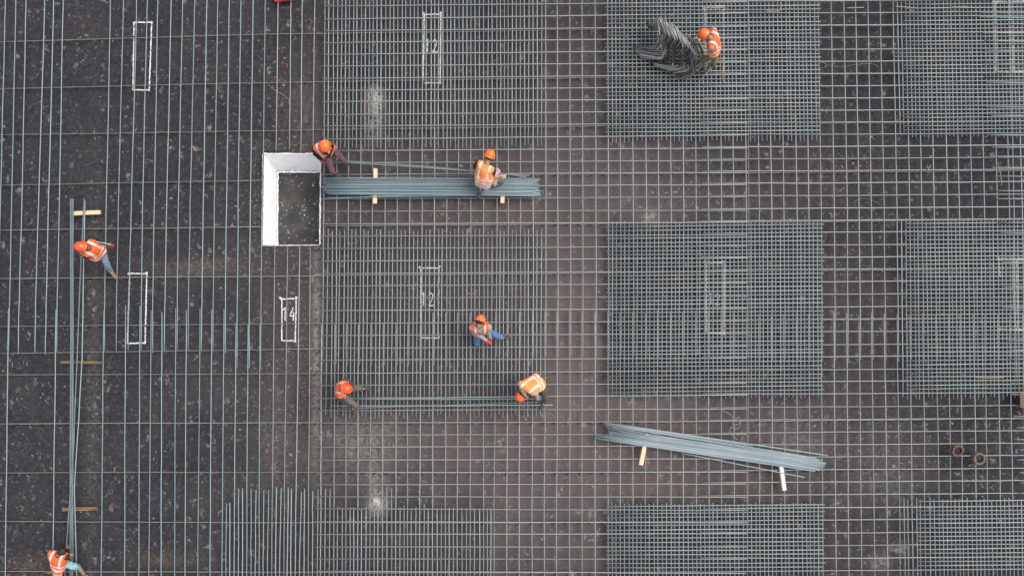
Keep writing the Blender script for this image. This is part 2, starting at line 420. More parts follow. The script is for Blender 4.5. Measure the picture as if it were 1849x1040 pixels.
# ------------------------------------------------------------------ measured lines of the bar grid (photo pixels of bars, lifted to their height)
ZR, ZV, ZH = .125, .150, .180            # layer heights: spacer rods, upright bars, crosswise bars
RB = .0119
C375 = [584.7,608.1,629.1,651.1,672.5,695.5,717.5,739.8,762.1,784.4,806.7,828.1,850.1,873.1,897.1,917.6,939.9,962.9,
        986.1,1007.1,1030,1052.5,1076.1,1099,1120.7,1143.6,1167.2,1189.5,1212,1234.5,1257.2,1279.7,1303,1324.9,1347.8,
        1370.7,1393.2,1415.6,1438.9,1460.2,1482.7,1506.3,1529.6,1550.9,1573.4,1595.8,1619.4,1642.4,1664.3,1686.8,1710.9,1732.2,1755,1777.7,1800.7,1822.2,1845.4]
C775 = [579.7,604,624.7,646.1,668.9,691.1,715.4,735.7,758.6,781.6,804.7,826.4,849.5,872.9,893.9,916.1,938.2,961.6,
        984,1006.2,1029.6,1051.2,1075,1098.2,1120.3,1143,1165.9,1186.9,1211.3,1233.4,1257.2,1279.5,1302.6,1325.6,1348.7,
        1371.5,1394.1,1416.8,1439.3,1461.5,1484.3,1507,1530.1,1553.3,1576,1599.6,1622.1,1645.4,1669,1693.5,1715.1,1736.3,1761.2,1780.6,1804.4,1825.9,1849.5]
C900 = [579.4,603.2,624.8,646.3,668.1,690.6,714.8,736,758,780.9,804.1,825.7,849.1,873.3,892.1,915.1,937.3,960.5,982.8,1004.8,1028,1050.7,1074.1,
        1097.7,1119.8,1142.7,1165,1187.1,1211.3,1233.6,1257.4,1280.1,1302.4,1326,1348.7,1371.4,1394.1,1417,1440,1462.3,1484.9,1508.5,1531.4,1554.4,1577.9,
        1601.3,1623.8,1646.5,1669.4,1695.2,1716.6,1737.8,1762.2,1783.2,1806.4,1828.7,1852]
NC = len(C375)
def top_x(i):
    x = C375[i]
    return x - (x - 900) * (.0095 if x > 900 else .0062)
COL = [[(15, top_x(i)), (375, C375[i]), (775, C775[i]), (900, C900[i]), (1040, C900[i] + .0026 * (C900[i] - 924))] for i in range(NC)]
def colx(i, y):
    k = int(math.floor(i)); f = i - k
    a = interp(COL[max(0, min(k, NC - 1))], y)
    if f == 0: return a
    b_ = interp(COL[k + 1], y) if k + 1 < NC else a + 22.5
    return a + (b_ - a) * f
R590 = [11.8,35.5,56.5,78,99,120,142.3,164,184,207.8,227.8,251.8,272.3,294.5,315.5,337.5,359.5,382,404.5,426.8,449,471.8,494.5,516.8,
        538,560.8,584,605.8,628.5,650.3,673.8,695.8,719,741,763.8,785,807.3,830.3,852.5,874.5,896.3,918,941.5,964.3,987,1008.5,1030.8]
R1060 = [7,28.5,51.5,72.3,93.8,115.5,137.8,159.3,181,203,224.5,247,269.5,291.5,313,335,357,380.8,402.5,425,446.3,468,491.3,513.3,
         536.3,558.5,581,603.5,626.3,647.8,670.8,693.3,715,739,761.5,784.3,805.5,828.8,852.3,873.8,896.8,919.8,942.5,963.3,987,1008.8,1033]
R1500 = [2,24,46.3,68.5,89.8,111.5,133.8,155.8,177.8,199.8,221.3,243,265,286.8,308.8,330.8,353.3,376,398,419.3,442.3,464.5,486,508.8,
         531.3,554.3,576.3,598.8,622.3,644,667.3,688.8,711,734.3,757.3,779.8,802.5,824.3,847.5,869.8,892.5,915.8,938,961.8,984.3,1007.3,1029.5]
RST = [586,586,585,583,583.8,582,583,583,583.8,582,584.5,586,590,580,580,580,580,580,578,578,578,580,580,580,
       576.5,577,575.5,572.5,575.5,575,570,570,572.5,575,577,571,572,572.5,572,572,570.5,570,570,570,569.5,568.5,570.5]
NR = len(R590)
ROW = [[(590, R590[j]), (1060, R1060[j]), (1500, R1500[j]), (1800, R1500[j] - 2.3)] for j in range(NR)]
def rowy(j, x):
    k = int(math.floor(j)); f = j - k
    a = interp(ROW[max(0, min(k, NR - 1))], x)
    if f == 0: return a
    b_ = interp(ROW[k + 1], x) if k + 1 < NR else a + 22.3
    return a + (b_ - a) * f
SEG = []
def bar(name, px, z, mat, parent=None, r=RB, wob=.35, label=None, group=None, cat='steel bar', sub=4):
    """a round bar through photo pixels px at height z, very slightly wavy"""
    pts = []
    for (xa, ya), (xb, yb) in zip(px, px[1:]):
        for k in range(sub): pts.append((xa + (xb - xa) * k / sub, ya + (yb - ya) * k / sub))
    pts.append(px[-1])
    dx = abs(px[-1][0] - px[0][0]) > abs(px[-1][1] - px[0][1])
    o3 = []
    for i, (x, y) in enumerate(pts):
        j = random.uniform(-wob, wob) if 0 < i < len(pts) - 1 else 0
        zz = z[0] + (z[1] - z[0]) * i / (len(pts) - 1) if isinstance(z, tuple) else z
        o3.append(P(x, y + j, zz) if dx else P(x + j, y, zz))
    o = tube(name, o3, r, mat, parent, n=7)
    if label: tag(o, label, cat, group)
    return o

# ---- upright bars of the wide grid (right of the dark strip)
for i in range(NC):
    if i < 14: ys, ye = 584 + random.uniform(-2, 2), 661 + random.uniform(-3, 2)
    elif i < 35: ys, ye = 562 + random.uniform(-2, 2), 644 + random.uniform(-3, 3)
    else: ys, ye = 567 + random.uniform(-2, 2), 650 + random.uniform(-3, 3)
    if 9 <= i < 14: ys -= 18
    o_ = 1.25
    bar('steel_bar', [(colx(i, -14), -14), (colx(i, 375), 375), (colx(i, ye) + o_, ye)], ZV, M_grey,
        label='wide-spaced upright grid bar reaching the top edge, %s right of the white pit' % nth(i + 1), group='upper upright bars of the wide grid')
    bar('steel_bar', [(colx(i, ys) - o_, ys), (colx(i, 775), 775), (colx(i, 900), 900), (colx(i, 1054), 1054)], ZV, M_grey,
        label='wide-spaced upright grid bar reaching the bottom edge, %s right of the dark strip' % nth(i + 1), group='lower upright bars of the wide grid')
# ---- crosswise bars of the wide grid
for j in range(NR):
    x1_ = 1349 + random.uniform(-2, 2.5); x2 = 1267 + random.uniform(-3, 3)
    if 12 < j < 16: x2 += 0
    yl = lambda x, j=j: interp([(590, R590[j]), (1060, R1060[j])], x) if x < 1060 else R1060[j] - (R590[j] - R1060[j]) * .62 * (x - 1060) / 289
    hits = R1500[j] + .8
    ov = yl(1300) - 2.5
    bar('steel_bar', [(RST[j], yl(RST[j])), (1060, yl(1060)), (x1_, yl(x1_))], ZH, M_grey,
        label='crosswise grid bar starting at the dark strip, %s below the top edge' % nth(j + 1), group='left crosswise bars of the wide grid')
    bar('steel_bar', [(x2, ov + .2), (1500, R1500[j]), (1800, R1500[j] - 2.3), (1868, R1500[j] - 2.8)], ZH, M_grey,
        label='crosswise grid bar reaching the right edge, %s below the top edge' % nth(j + 1), group='right crosswise bars of the wide grid')

# ---- long upright bars of the left field
UP = [  # (x at y=30, x at 370, x at 545, x end, y end)
 (9.1, .6, -4, -6, 640), (28.1, 21, 17.3, 15.6, 635), (46.5, 39.2, 34.6, 33, 639.4), (80, 69.5, 64.3, 63, 637), (96.3, 87.4, 83.5, 81.8, 640),
 (113.4, 106.9, 103.4, 102.3, 635), (199, 191.9, 188.9, 188.6, 634), (222.4, 213.7, 210.5, 210, 634), (246.2, 237.3, 232.1, 231.5, 632),
 (265.4, 257.2, 255.3, 254.5, 633), (284.3, 278.4, 275.8, 275.6, 637), (308.7, 300.9, 297.9, 296.3, 634), (329.5, 322.1, 320.2, 319.7, 633),
 (351.1, 343.3, 340.3, 339.6, 633), (373, 367.1, 364.5, 363.2, 633), (392.8, 387.2, 385, 384.6, 637), (413.5, 408.9, 407, 406.8, 637.8),
 (434.5, 430, 428.6, 428, 664.7), (456.8, 451.9, 450, 449.8, 664.7)]
for k, (a, b_, c, d_, ye) in enumerate(UP):
    bar('steel_bar', [(a + .8, -14), (a, 30), (b_, 370), (c, 545), (d_, ye)], ZV, M_blue, label='bluish upright bar of the left field from the top edge, %s from the left' % nth(k + 1),
        group='upper upright bars of the left field')
bar('steel_bar', [(479.3, -14), (478.6, 30), (476.2, 240), (472.8, 380), (471, 560), (470.8, 665.7)], ZV, M_blue,
    label='bluish upright bar passing close along the left side of the white pit', group='upper upright bars of the left field')
for k, (a, b_, c, ye) in enumerate(((502.2, 501.2, 498.5, 272.5), (525.6, 524.8, 522.7, 270.5), (545.9, 545, 543.2, 274.5), (568.6, 567.6, 565.2, 266))):
    bar('steel_bar', [(a, -14), (b_, 60), (c, ye)], ZV, M_grey, label='bar ending just above the white pit, %s of four from the left' % nth(k + 1),
        group='bars stopping above the pit')
for k, (a, b_, c) in enumerate(((496.2, 491.8, 490.3), (519.2, 513.6, 512.5), (541.4, 534.6, 532.7), (560.2, 557.3, 556.6))):
    bar('steel_bar', [(a, 446), (b_, 880), (c, 1054)], ZV, M_grey, label='bar starting just below the white pit, %s of four from the left' % nth(k + 1),
        group='bars starting below the pit')
LO = [(15.6, 557, 9.6), (101.2, 558.6, 95.2), (187.3, 560.6, 182.8), (226.7, 551, 225), (252.7, 552, 250.8), (273, 560, 268.9), (292.5, 564, 291),
      (317.2, 556, 315.4), (336.6, 559.5, 334.2), (361.2, 557, 357), (382.3, 559, 379.3), (404.6, 557.7, 400.8), (426.3, 583, 422.6), (448, 585, 445.3), (469.2, 584.5, 467.8)]
for k, (a, ys, b_) in enumerate(LO):
    bar('steel_bar', [(a, ys), ((a + b_) / 2 - .4, 820), (b_, 1030), (b_ - .1, 1054)], ZV, M_blue, label='bluish upright bar of the left field to the bottom edge, %s from the left' % nth(k + 1),
        group='lower upright bars of the left field')

# ---- spacer rods on little feet, under everything
RODS = [
 [(-20, 77.2), (0, 76.7), (470, 62.3), (930, 56), (1400, 47.6), (1870, 45)], [(-20, 161.3), (0, 160.9), (470, 149.8), (930, 143), (1400, 135), (1870, 132)],
 [(-20, 244.4), (0, 244), (470, 236.6), (930, 230), (1400, 224), (1870, 220.5)], [(-20, 335.3), (0, 334.8), (470, 325.8)], [(583, 322), (930, 316.3), (1400, 312), (1870, 308.5)],
 [(-20, 416), (0, 415.7), (470, 409.6)], [(583, 408), (930, 405.8), (1400, 401), (1870, 397)], [(-20, 503.2), (0, 503), (470, 499), (930, 494.8), (1400, 489), (1870, 486)],
 [(-20, 590), (0, 589.6), (470, 584.8), (930, 582.3), (1400, 579.5), (1870, 574)], [(-20, 638.3), (0, 637.8), (300, 634), (470, 631), (582, 629.5)],
 [(-20, 676.6), (0, 676.4), (470, 675), (930, 672), (1400, 669), (1870, 663.5)], [(-20, 765), (0, 764.7), (470, 763), (930, 763), (1400, 760), (1870, 755.5)],
 [(-20, 853.3), (0, 853.2), (470, 852), (930, 854), (1400, 849), (1870, 844.5)], [(-20, 940.5), (0, 940.7), (470, 943), (930, 943.6), (1400, 938.8), (1870, 934)],
 [(-20, 1031), (0, 1031), (470, 1032.3), (930, 1034), (1400, 1030), (1870, 1026)]]
footme = None
rodwords = ['topmost spacer rod across the whole deck, under the upright bars', 'spacer rod across the whole deck, second below the top edge', 'spacer rod across the deck just above the white pit',
 'short spacer rod ending at the upper left of the white pit', 'spacer rod starting under the bar pile right of the white pit', 'short spacer rod ending at the lower left of the white pit',
 'spacer rod starting at the lower right of the white pit', 'spacer rod across the deck, first below the white pit', 'spacer rod across the deck passing through the painted 14 outline',
 'short crosswise rod at the overlap of the left field bars', 'spacer rod across the deck just above the kneeling pair of workers', 'spacer rod across the deck just below the kneeling pair of workers',
 'spacer rod across the deck, third above the bottom edge', 'spacer rod across the deck, second above the bottom edge', 'lowest spacer rod across the deck, at the bottom edge']
for k, ctrl in enumerate(RODS):
    a, b_ = ctrl[0], ctrl[-1]
    o = empty('spacer_rod', P((a[0] + b_[0]) / 2, interp(ctrl, (a[0] + b_[0]) / 2), 0), rodwords[k], 'spacer rod', 'thin rusty rods on feet under the bars')
    n = max(2, int((b_[0] - a[0]) / 120))
    bar('rod', [(a[0] + (b_[0] - a[0]) * q / n, interp(ctrl, a[0] + (b_[0] - a[0]) * q / n)) for q in range(n + 1)], ZR, M_rod, o, r=.0112, wob=.4, sub=2)
    x = a[0] + 10
    while x < b_[0] - 4:
        p = P(x + random.uniform(-2, 2), interp(ctrl, x) + .8, 0)
        if footme is None:
            bm = bmesh.new()
            box_bm(bm, (0, 0, .008), (.055, .03, .016), bevel=.003); box_bm(bm, (0, 0, .062), (.022, .018, .094), bevel=.003)
            box_bm(bm, (0, 0, .1095), (.036, .026, .012), bevel=.003)
            footme = bpy.data.meshes.new('foot'); bm.to_mesh(footme); bm.free(); footme.materials.append(M_foot)
        f = bpy.data.objects.new('foot', footme); C.objects.link(f); f.parent = o; f.location = p - o.location
        x += 21.5

# ------------------------------------------------------------------ dense mats
def mat_bars(parent, cols=None, rows=None, ytop=None, ybot=None, xl=None, xr=None, mat=M_mat, per=2):
    if cols:
        for i in range(cols[0], cols[1]):
            for q in range(per):
                f = (q + 1) / 3 + random.uniform(-.035, .035)
                ya, yb = ytop(i + f), ybot(i + f)
                ym = (ya + yb) / 2; fb = f + random.uniform(-.04, .04)
                if i + 1 >= NC and f > .5: continue
                bar('mat_bar', [(colx(i + f, ya), ya), (colx(i + (f + fb) / 2, ym), ym), (colx(i + fb, yb), yb)], ZV, mat, parent, wob=.3, sub=2)
    if rows:
        for j, q in rows:
            f = q + random.uniform(-.035, .035); fb = q + random.uniform(-.035, .035)
            xa, xb = xl(j + f), xr(j + f); xm = (xa + xb) / 2
            bar('mat_bar', [(xa, rowy(j + f, xa)), (xm, rowy(j + (f + fb) / 2, xm)), (xb, rowy(j + fb, xb))], ZH, mat, parent, wob=.3, sub=2)
U = random.uniform
def rr(a, b_): return [(j, q) for j in range(a, b_) for q in (1 / 3, 2 / 3)]
MATG = 'dense reinforcement mats'
# one-way mats in the middle
ends_top = [None, 268, 270, 269.6, 267, 266.4, 267.7, 266.4, 274.6, 266.4, 269.9, 266.4, 266, 269.9, 253.5, 269.9, 266.4, 266.4, 266.4, 266.4, 268.1, 267.7, 270.3, 268.1, 268.6, 262.3, 267.7, 267.7,
            266, 265.3, 270.3, 263.8, 264.9, 262.7, 261.6, 262.7]
m = empty('one_way_mat', P(780, 130, 0), 'close upright bars in the top middle, over the upper painted number 12', 'reinforcement mat', MATG)
k = 0
for i in range(0, 18):
    for q in (1 / 3, 2 / 3):
        k += 1
        if k == 36: ye = 262.5
        else: ye = ends_top[k] if ends_top[k] else 247
        f = q + U(-.05, .05); fb = q + U(-.05, .05)
        bar('mat_bar', [(colx(i + f, -14), -14), (colx(i + (f + fb) / 2, 130), 130), (colx(i + fb, ye), ye)], ZV, M_mat, m, wob=.3, sub=2)
m = empty('one_way_mat', P(780, 580, 0), 'close upright bars in the centre, under the sitting worker in jeans', 'reinforcement mat', MATG)
mat_bars(m, (0, 18), ytop=lambda i: 415 + U(-2, 3), ybot=lambda i: 750 + U(-3, 5))
m = empty('one_way_mat', P(730, 970, 0), 'close upright bars at the bottom middle, below the white dust spot', 'reinforcement mat', MATG)
def bt(i):
    x = colx(i, 900)
    if x < 602: return 883 + U(-2, 2)
    if 692 < x < 710: return 880
    return 915.5 + U(-1, 2) - (6 if random.random() < .15 else 0)
mat_bars(m, (0, 14), ytop=bt, ybot=lambda i: 1054)
for x in (574,): bar('mat_bar', [(574.2, 883), (572.9, 1010), (572.6, 1054)], ZV, M_mat, m)
m = empty('one_way_mat', P(485, 980, 0), 'close upright bars on the dark strip at the bottom, left of the crosswise bars', 'reinforcement mat', MATG)
LX = [(408.9,408.1,222),(415,415,217),(430.8,430.4,103),(437.9,437.9,98),(453.3,453.1,100),(462.4,460.9,112),(476.4,474.9,115),(485.3,482.9,110),(499.2,497.8,88),
      (507.8,505,93),(520.4,518.6,90),(526.2,525.1,100),(544.1,540.9,128),(549.8,548.9,100),(564.7,564.2,120)]
for a, b_, t in LX:
    bar('mat_bar', [(a, 860 + t / 4.6225), ((a + b_) / 2, 950), (b_, 1010), (b_ - .2, 1054)], ZV, M_mat, m, sub=2)
# crossed mats
m = empty('crossed_mat', P(1290, 120, 0), 'dense crossed mat at the top under the heap of bent bars', 'reinforcement mat', MATG)
mat_bars(m, (23, 40), rr(0, 11), lambda i: -14, lambda i: (255 if i > 25 else 258.5) + U(-1.5, 1), lambda j: 1094 + U(-1.5, 1), lambda j: 1480 + U(-1.5, 2.5))
m = empty('crossed_mat', P(1290, 560, 0), 'large dense crossed mat right of centre with a painted outline in its middle', 'reinforcement mat', MATG)
mat_bars(m, (23, 40), rr(18, 32), lambda i: 400 + U(-2, 1), lambda i: 717 + U(-1.5, 2.5) , lambda j: 1096 + U(-1.5, 1), lambda j: 1486 + U(-2.5, 3))
m = empty('crossed_mat', P(1290, 980, 0), 'dense crossed mat at the bottom edge, below the slanting pile of bars', 'reinforcement mat', MATG)
mat_bars(m, (23, 40), [(40, .74)] + rr(41, 46), lambda i: 909 + U(-2, 1.5), lambda i: 1054, lambda j: 1095.5 + U(-1, 1), lambda j: 1488 + U(-2.5, 3))
m = empty('crossed_mat', P(1740, 120, 0), 'dense crossed mat filling the top right corner', 'reinforcement mat', MATG)
mat_bars(m, (46, 57), rr(0, 11), lambda i: -14 if i > 47 else 4, lambda i: 248 + U(-1.5, 1.5) - (4 if i < 47 else 0), lambda j: (1632 if abs(j - 4.5) > .4 else 1611) + U(-1, 2), lambda j: 1868)
m = empty('crossed_mat', P(1740, 560, 0), 'dense crossed mat at the right edge, above the two rusty rings', 'reinforcement mat', MATG)
mat_bars(m, (46, 57), rr(18, 32), lambda i: 396 + U(-2, 1), lambda i: 717 + U(-2, 5), lambda j: 1634.5 + U(-1, 2), lambda j: 1868)
m = empty('crossed_mat', P(1750, 980, 0), 'dense crossed mat in the bottom right corner, below the rusty rings', 'reinforcement mat', MATG)
mat_bars(m, (46, 57), [(40, .55)] + rr(41, 46), lambda i: 902 + U(-4, 2), lambda i: 1054, lambda j: 1656 + U(-1, 3), lambda j: 1868)

# ---- third run of bars at the right edge
third = [(1772, 23.5), (1768, 31), (1775, 60), (1777, 74), (1780, 92), (1775, 115.5), (1778, 139), (1783, 149), (1780, 192.5), (1790, 209), (1787, 244),
         (1792, 266), (1788, 282.5), (1793, 303), (1796, 318.3), (1800.5, 344.5), (1801, 359), (1802, 402), (1806, 420), (1808, 474), (1812, 518), (1810, 555),
         (1820, 615), (1822, 632), (1822, 648), (1825, 692), (1827, 712), (1829, 751), (1835, 772), (1832, 793), (1838, 811.5), (1836, 830), (1841, 853), (1842, 871), (1840, 890)]
for k, (x, y) in enumerate(third[:12] + third[12:]):
    sl = U(-.6, 1.6)
    bar('steel_bar', [(x, y), (1868, y + sl)], ZH + .031, M_mat, wob=.3, label='short bar end lying across the right edge, %s below the top edge' % nth(k + 1),
        group='bar ends crossing the right edge', sub=2)
for k, (x, y0, x2, y1, wd) in enumerate(((1826, -14, 1832, 420, 0), (1815, 30, 1817, 240, 0))):
    pass
bar('steel_bar', [(1826.5, -14), (1828, 250), (1830.5, 375), (1833.5, 600), (1836, 690)], ZV, M_mat, label='upright bar just left of the right edge, over the two right mats', group='right edge upright bars')

# ------------------------------------------------------------------ paint that was sprayed over the mats (on the bars and the deck below)
def spray(pts_list, label, num=None, numpos=None, seed=0, blobs=()):
    o = marking(pts_list, label, num, numpos, M_paint_thin, .042, blobs, 22, seed, group='outlines sprayed over the mats')
    for seg in pts_list:
        (xa, ya), (xb, yb) = seg
        if abs(xb - xa) < abs(yb - ya):           # runs up the picture: sleeves on the crosswise bars, coat on the nearest upright bar
            for j3 in range(3 * NR):
                j = j3 / 3
                y = rowy(j, xa)
                if min(ya, yb) - 1 < y < max(ya, yb) + 1:
                    x = xa + (xb - xa) * (y - ya) / (yb - ya)
                    tube('paint_patch', [P(x - 1.7 - random.random(), y, ZH), P(x + 1.7 + random.random(), y, ZH)], RB + .0016, M_paint_thin, o, 7)
        else:
            for i3 in range(3 * NC - 2):
                i = i3 / 3; x = colx(i, ya)
                if min(xa, xb) - 2 < x < max(xa, xb) + 2:
                    tube('paint_patch', [P(x, ya - 2.3, ZV), P(x, ya + 2.3, ZV)], RB + .0016, M_paint_thin, o, 7)
            y = ya
            j = min((j3 / 3 for j3 in range(3 * NR)), key=lambda j: abs(rowy(j, xa) - ya))
            if abs(rowy(j, xa) - ya) < 3:
                tube('paint_patch', [P(xa, rowy(j, xa), ZH), P(xb, rowy(j, xb), ZH)], RB + .0016, M_paint_thin, o, 7)
    return o
spray([[(1273, 14), (1307, 14)], [(1306, 14), (1307, 136)], [(1273, 14), (1274, 136)]], 'faint white rectangle sprayed on the top mat behind the worker in yellow gloves', seed=6, blobs=[(1272, 15), (1307, 15)])
spray([[(1274, 475), (1308, 475)], [(1308, 475), (1307, 602)], [(1274, 600), (1308, 602)], [(1275, 475), (1275, 600)]], 'pale yellowish rectangle with a number 12 sprayed on the large mat right of centre', '12', (1289, 540), seed=7,
      blobs=[(1273, 474), (1308, 473), (1308, 603)])
spray([[(1796, 4), (1860, 3)], [(1822, 4), (1824, 128)], [(1796, 4), (1798, 129)], [(1797, 130), (1860, 129)], [(1829, 60), (1829, 128)]], 'double white rectangle sprayed on the mat in the top right corner', seed=8, blobs=[(1795, 4), (1822, 3), (1798, 129), (1829, 128)])
spray([[(1803, 468), (1860, 467)], [(1829, 468), (1832, 594)], [(1836, 468), (1838, 594)], [(1804, 595), (1860, 595)], [(1803, 468), (1805, 500)]], 'double white rectangle sprayed on the right mat level with the sitting worker', seed=9,
      blobs=[(1802, 466), (1828, 467), (1806, 595), (1830, 595), (1837, 595)])

# ------------------------------------------------------------------ timber
def batten(ax, ay, bx, by, z, wd, th, mat, label, group='timber battens under the bars'):
    A, B = P(ax, ay, z), P(bx, by, z); L = (B - A).length
    bm = bmesh.new(); n = 6
    box_bm(bm, (0, 0, 0), (L, wd, th))
    bmesh.ops.subdivide_edges(bm, edges=[e for e in bm.edges if abs((e.verts[0].co - e.verts[1].co).x) > L * .5], cuts=5)
    for v in bm.verts: v.co += Vector((0, U(-1, 1) * .003, U(-1, 1) * .002))
    bmesh.ops.bevel(bm, geom=[e for e in bm.edges if len(e.link_faces) == 2 and e.calc_face_angle(0) > .8], offset=.006, segments=2, affect='EDGES')
    o = from_bm('timber_batten', bm, mat, None, False)
    o.location = (A + B) / 2; o.rotation_euler = (U(-.05, .05), 0, math.atan2((B - A).y, (B - A).x))
    return tag(o, label, 'batten', group)
ZT = ZH + RB + .035
batten(127.5, 386, 181, 383.5, ZV + RB + .036, .095, .07, M_wood, 'fresh pale batten under the upright bar pile, above the leaning worker')
batten(110, 654, 184, 654.5, ZV + RB + .022, .06, .04, M_wood_old, 'thin weathered batten under the upright bar pile, midway down')
batten(113, 919, 176, 917.5, ZV + RB + .028, .085, .055, M_wood_old, 'weathered batten with a knot under the upright bar pile, near the bottom')
batten(678, 304.5, 677, 368, ZT, .095, .07, M_wood, 'pale batten under the big bar pile, nearer the white pit')
batten(910.5, 316, 907, 367, ZT, .095, .07, M_wood, 'pale batten under the big bar pile, beside the crouching worker')
batten(1168, 783, 1157, 839, ZT, .10, .07, M_wood, 'tan batten sticking out below the left end of the slanting bar pile')
batten(1406, 815, 1416, 884.5, ZT, .09, .07, M_wood_pale, 'very pale batten sticking out below the right end of the slanting bar pile')
# broken wooden box at the right edge
cb = P(1862, 722, ZH + RB)
bx = empty('wooden_box', cb, 'open pale wooden box cut off by the right edge', 'wooden box')
for (dx, dy, sx, sy) in ((-.24, 0, .055, .36), (.24, 0, .055, .36), (0, .17, .425, .03), (0, -.17, .425, .03)):
    bm = bmesh.new(); box_bm(bm, (cb.x + dx, cb.y + dy, cb.z + .10), (sx, sy, .2), bevel=.004)
    from_bm('side', bm, M_wood, bx, False)
bm = bmesh.new(); box_bm(bm, (cb.x, cb.y, cb.z + .012), (.42, .308, .02)); from_bm('bottom', bm, M_wood_old, bx, False)

# ------------------------------------------------------------------ bar piles
def pile(label, ends, z0, mat=M_bund, layers=1):
    """ends: list of (xa, ya, xb, yb, layer)"""
    cx = sum(e[0] + e[2] for e in ends) / 2 / len(ends); cy = sum(e[1] + e[3] for e in ends) / 2 / len(ends)
    m = empty('bar_pile', P(cx, cy, z0), label, 'pile of bars', 'piles of loose straight bars')
    for xa, ya, xb, yb, l in ends:
        z = z0 + RB + l * RB * 1.75
        t1, t2 = .3 + U(-.05, .05), .7 + U(-.05, .05)
        w1 = U(-1, 1) * .6; w2 = U(-1, 1) * .6
        bar('pile_bar', [(xa, ya), (xa + (xb - xa) * t1, ya + (yb - ya) * t1 + w1), (xa + (xb - xa) * t2, ya + (yb - ya) * t2 + w2), (xb, yb)], z, mat, m, wob=.15, sub=2)
    return m
ZP = ZT + .035
E = []
n = 15
for l, cnt in ((0, 15), (1, 13), (2, 7)):
    for k in range(cnt):
        ya = 320.5 + l * 1.3 + (32 - l * 3) * (k + .5) / cnt; yb = 321.5 + l * 1.2 + (33 - l * 3.5) * (k + .5) / cnt
        if l == 2: ya = 322 + 28 * (k + .5) / cnt + U(-2, 2); yb = ya + U(-3, 5)
        E.append((584 + U(-3, 8) + (6 if k > cnt * .75 else 0), ya + U(-.5, .5), 970 + U(-8, 7), yb + U(-.5, .6), l))
E.append((590, 357, 978, 352.5, .0))
pile('big pile of bluish bars beside the white pit, under a crouching worker', E, ZP)
E = []
for l, cnt in ((0, 14), (1, 11)):
    for k in range(cnt):
        f = (k + .5) / cnt
        xa = 1070 + 30 * abs(1 - f) + U(-2, 14); ya = 779 + 14 * f - (1 - f) * 1 + l * .8
        E.append((xa + (8 if l else 0), ya + U(-.4, .4), 1484 + U(-14, 8), 829 + 22 * f + U(-.5, .5) + l * .5, l))
for (xa, ya, xb, yb, l) in ((1090, 762.5, 1495, 822, 0), (1096, 764.5, 1488, 821, 1), (1092, 766, 1474, 826.5, 0), (1095, 768.5, 1470, 827, 1), (1094, 771, 1440, 826, 0),
                            (1097, 774, 1420, 828, 1), (1105, 772, 1400, 823, 0), (1100, 765.5, 1360, 805, 0), (1230, 818, 1453, 861.5, 0), (1074, 786, 1487, 844, 1)):
    E.append((xa, ya, xb, yb, l))
pile('slanting pile of light bars lying across the grid at lower right', E, ZP, M_bund2)
E = []
for l, cnt in ((0, 5), (1, 4), (2, 2)):
    for k in range(cnt):
        f = (k + .5) / cnt
        E.append((127 + 6 * f + U(-.3, .3), 360 + U(-1, 3), 126 + 6.5 * f + U(-.4, .4), 1056, l))
ZP3 = ZV + RB + .071
m = empty('bar_pile', P(130, 700, ZP3), 'narrow pile of bluish bars running down the left side', 'pile of bars', 'piles of loose straight bars')
for xa, ya, xb, yb, l in E:
    w_ = U(-.6, .6)
    bar('pile_bar', [(xa, ya), (xa + .2, 600), ((xa + xb) / 2 + w_, 820), (xb, yb)], ZP3 + RB + l * RB * 1.75, M_bund, m, wob=.2, sub=2)
LBG = 'loose bars held by workers'
bar('steel_bar', [(152, 358), (147, 460), (138.5, 660), (133, 800), (124, 930), (116, 1056)], ZP3 + .10, M_bund, label='loose bar gripped by the leaning worker, slanting left over the upright pile', group=LBG, sub=2)
bar('steel_bar', [(153.5, 362), (151, 480), (148, 650), (142, 760), (134, 880), (139, 1056)], ZP3 + .06, M_bund, label='loose bar beside the upright pile, ending right of the bottom worker', group=LBG, sub=2)
bar('steel_bar', [(577, 289), (700, 295), (860, 309), (957, 318)], (ZH + .34, ZH + .22), M_bund, label='loose bar carried between the pit worker and the crouching worker', group=LBG, sub=2)
bar('steel_bar', [(605, 292.5), (760, 302), (905, 313.5), (950, 320)], (ZH + .10, ZH + .2), M_bund, label='second loose bar just below the carried bar, above the big pile', group=LBG, sub=2)
bar('steel_bar', [(584, 359.5), (700, 354), (790, 352)], ZT + .04, M_bund, label='loose bar slipping out under the lower side of the big pile', group=LBG, sub=2)
for k, (xa, ya, xb, yb, nm) in enumerate(((640, 718.5, 957, 716, 'topmost'), (641, 720.5, 983, 719.5, 'second'), (611, 737.3, 988, 725.4, 'third'), (599, 732.4, 998, 731, 'lowest'))):
    bar('steel_bar', [(xa, ya), ((xa + xb) / 2, (ya + yb) / 2 + .6), (xb, yb)], ZH + .034 + .03 * (k % 2), M_bund, label='%s of four loose bars between the two kneeling workers' % nm, group='loose bars between the kneeling workers')

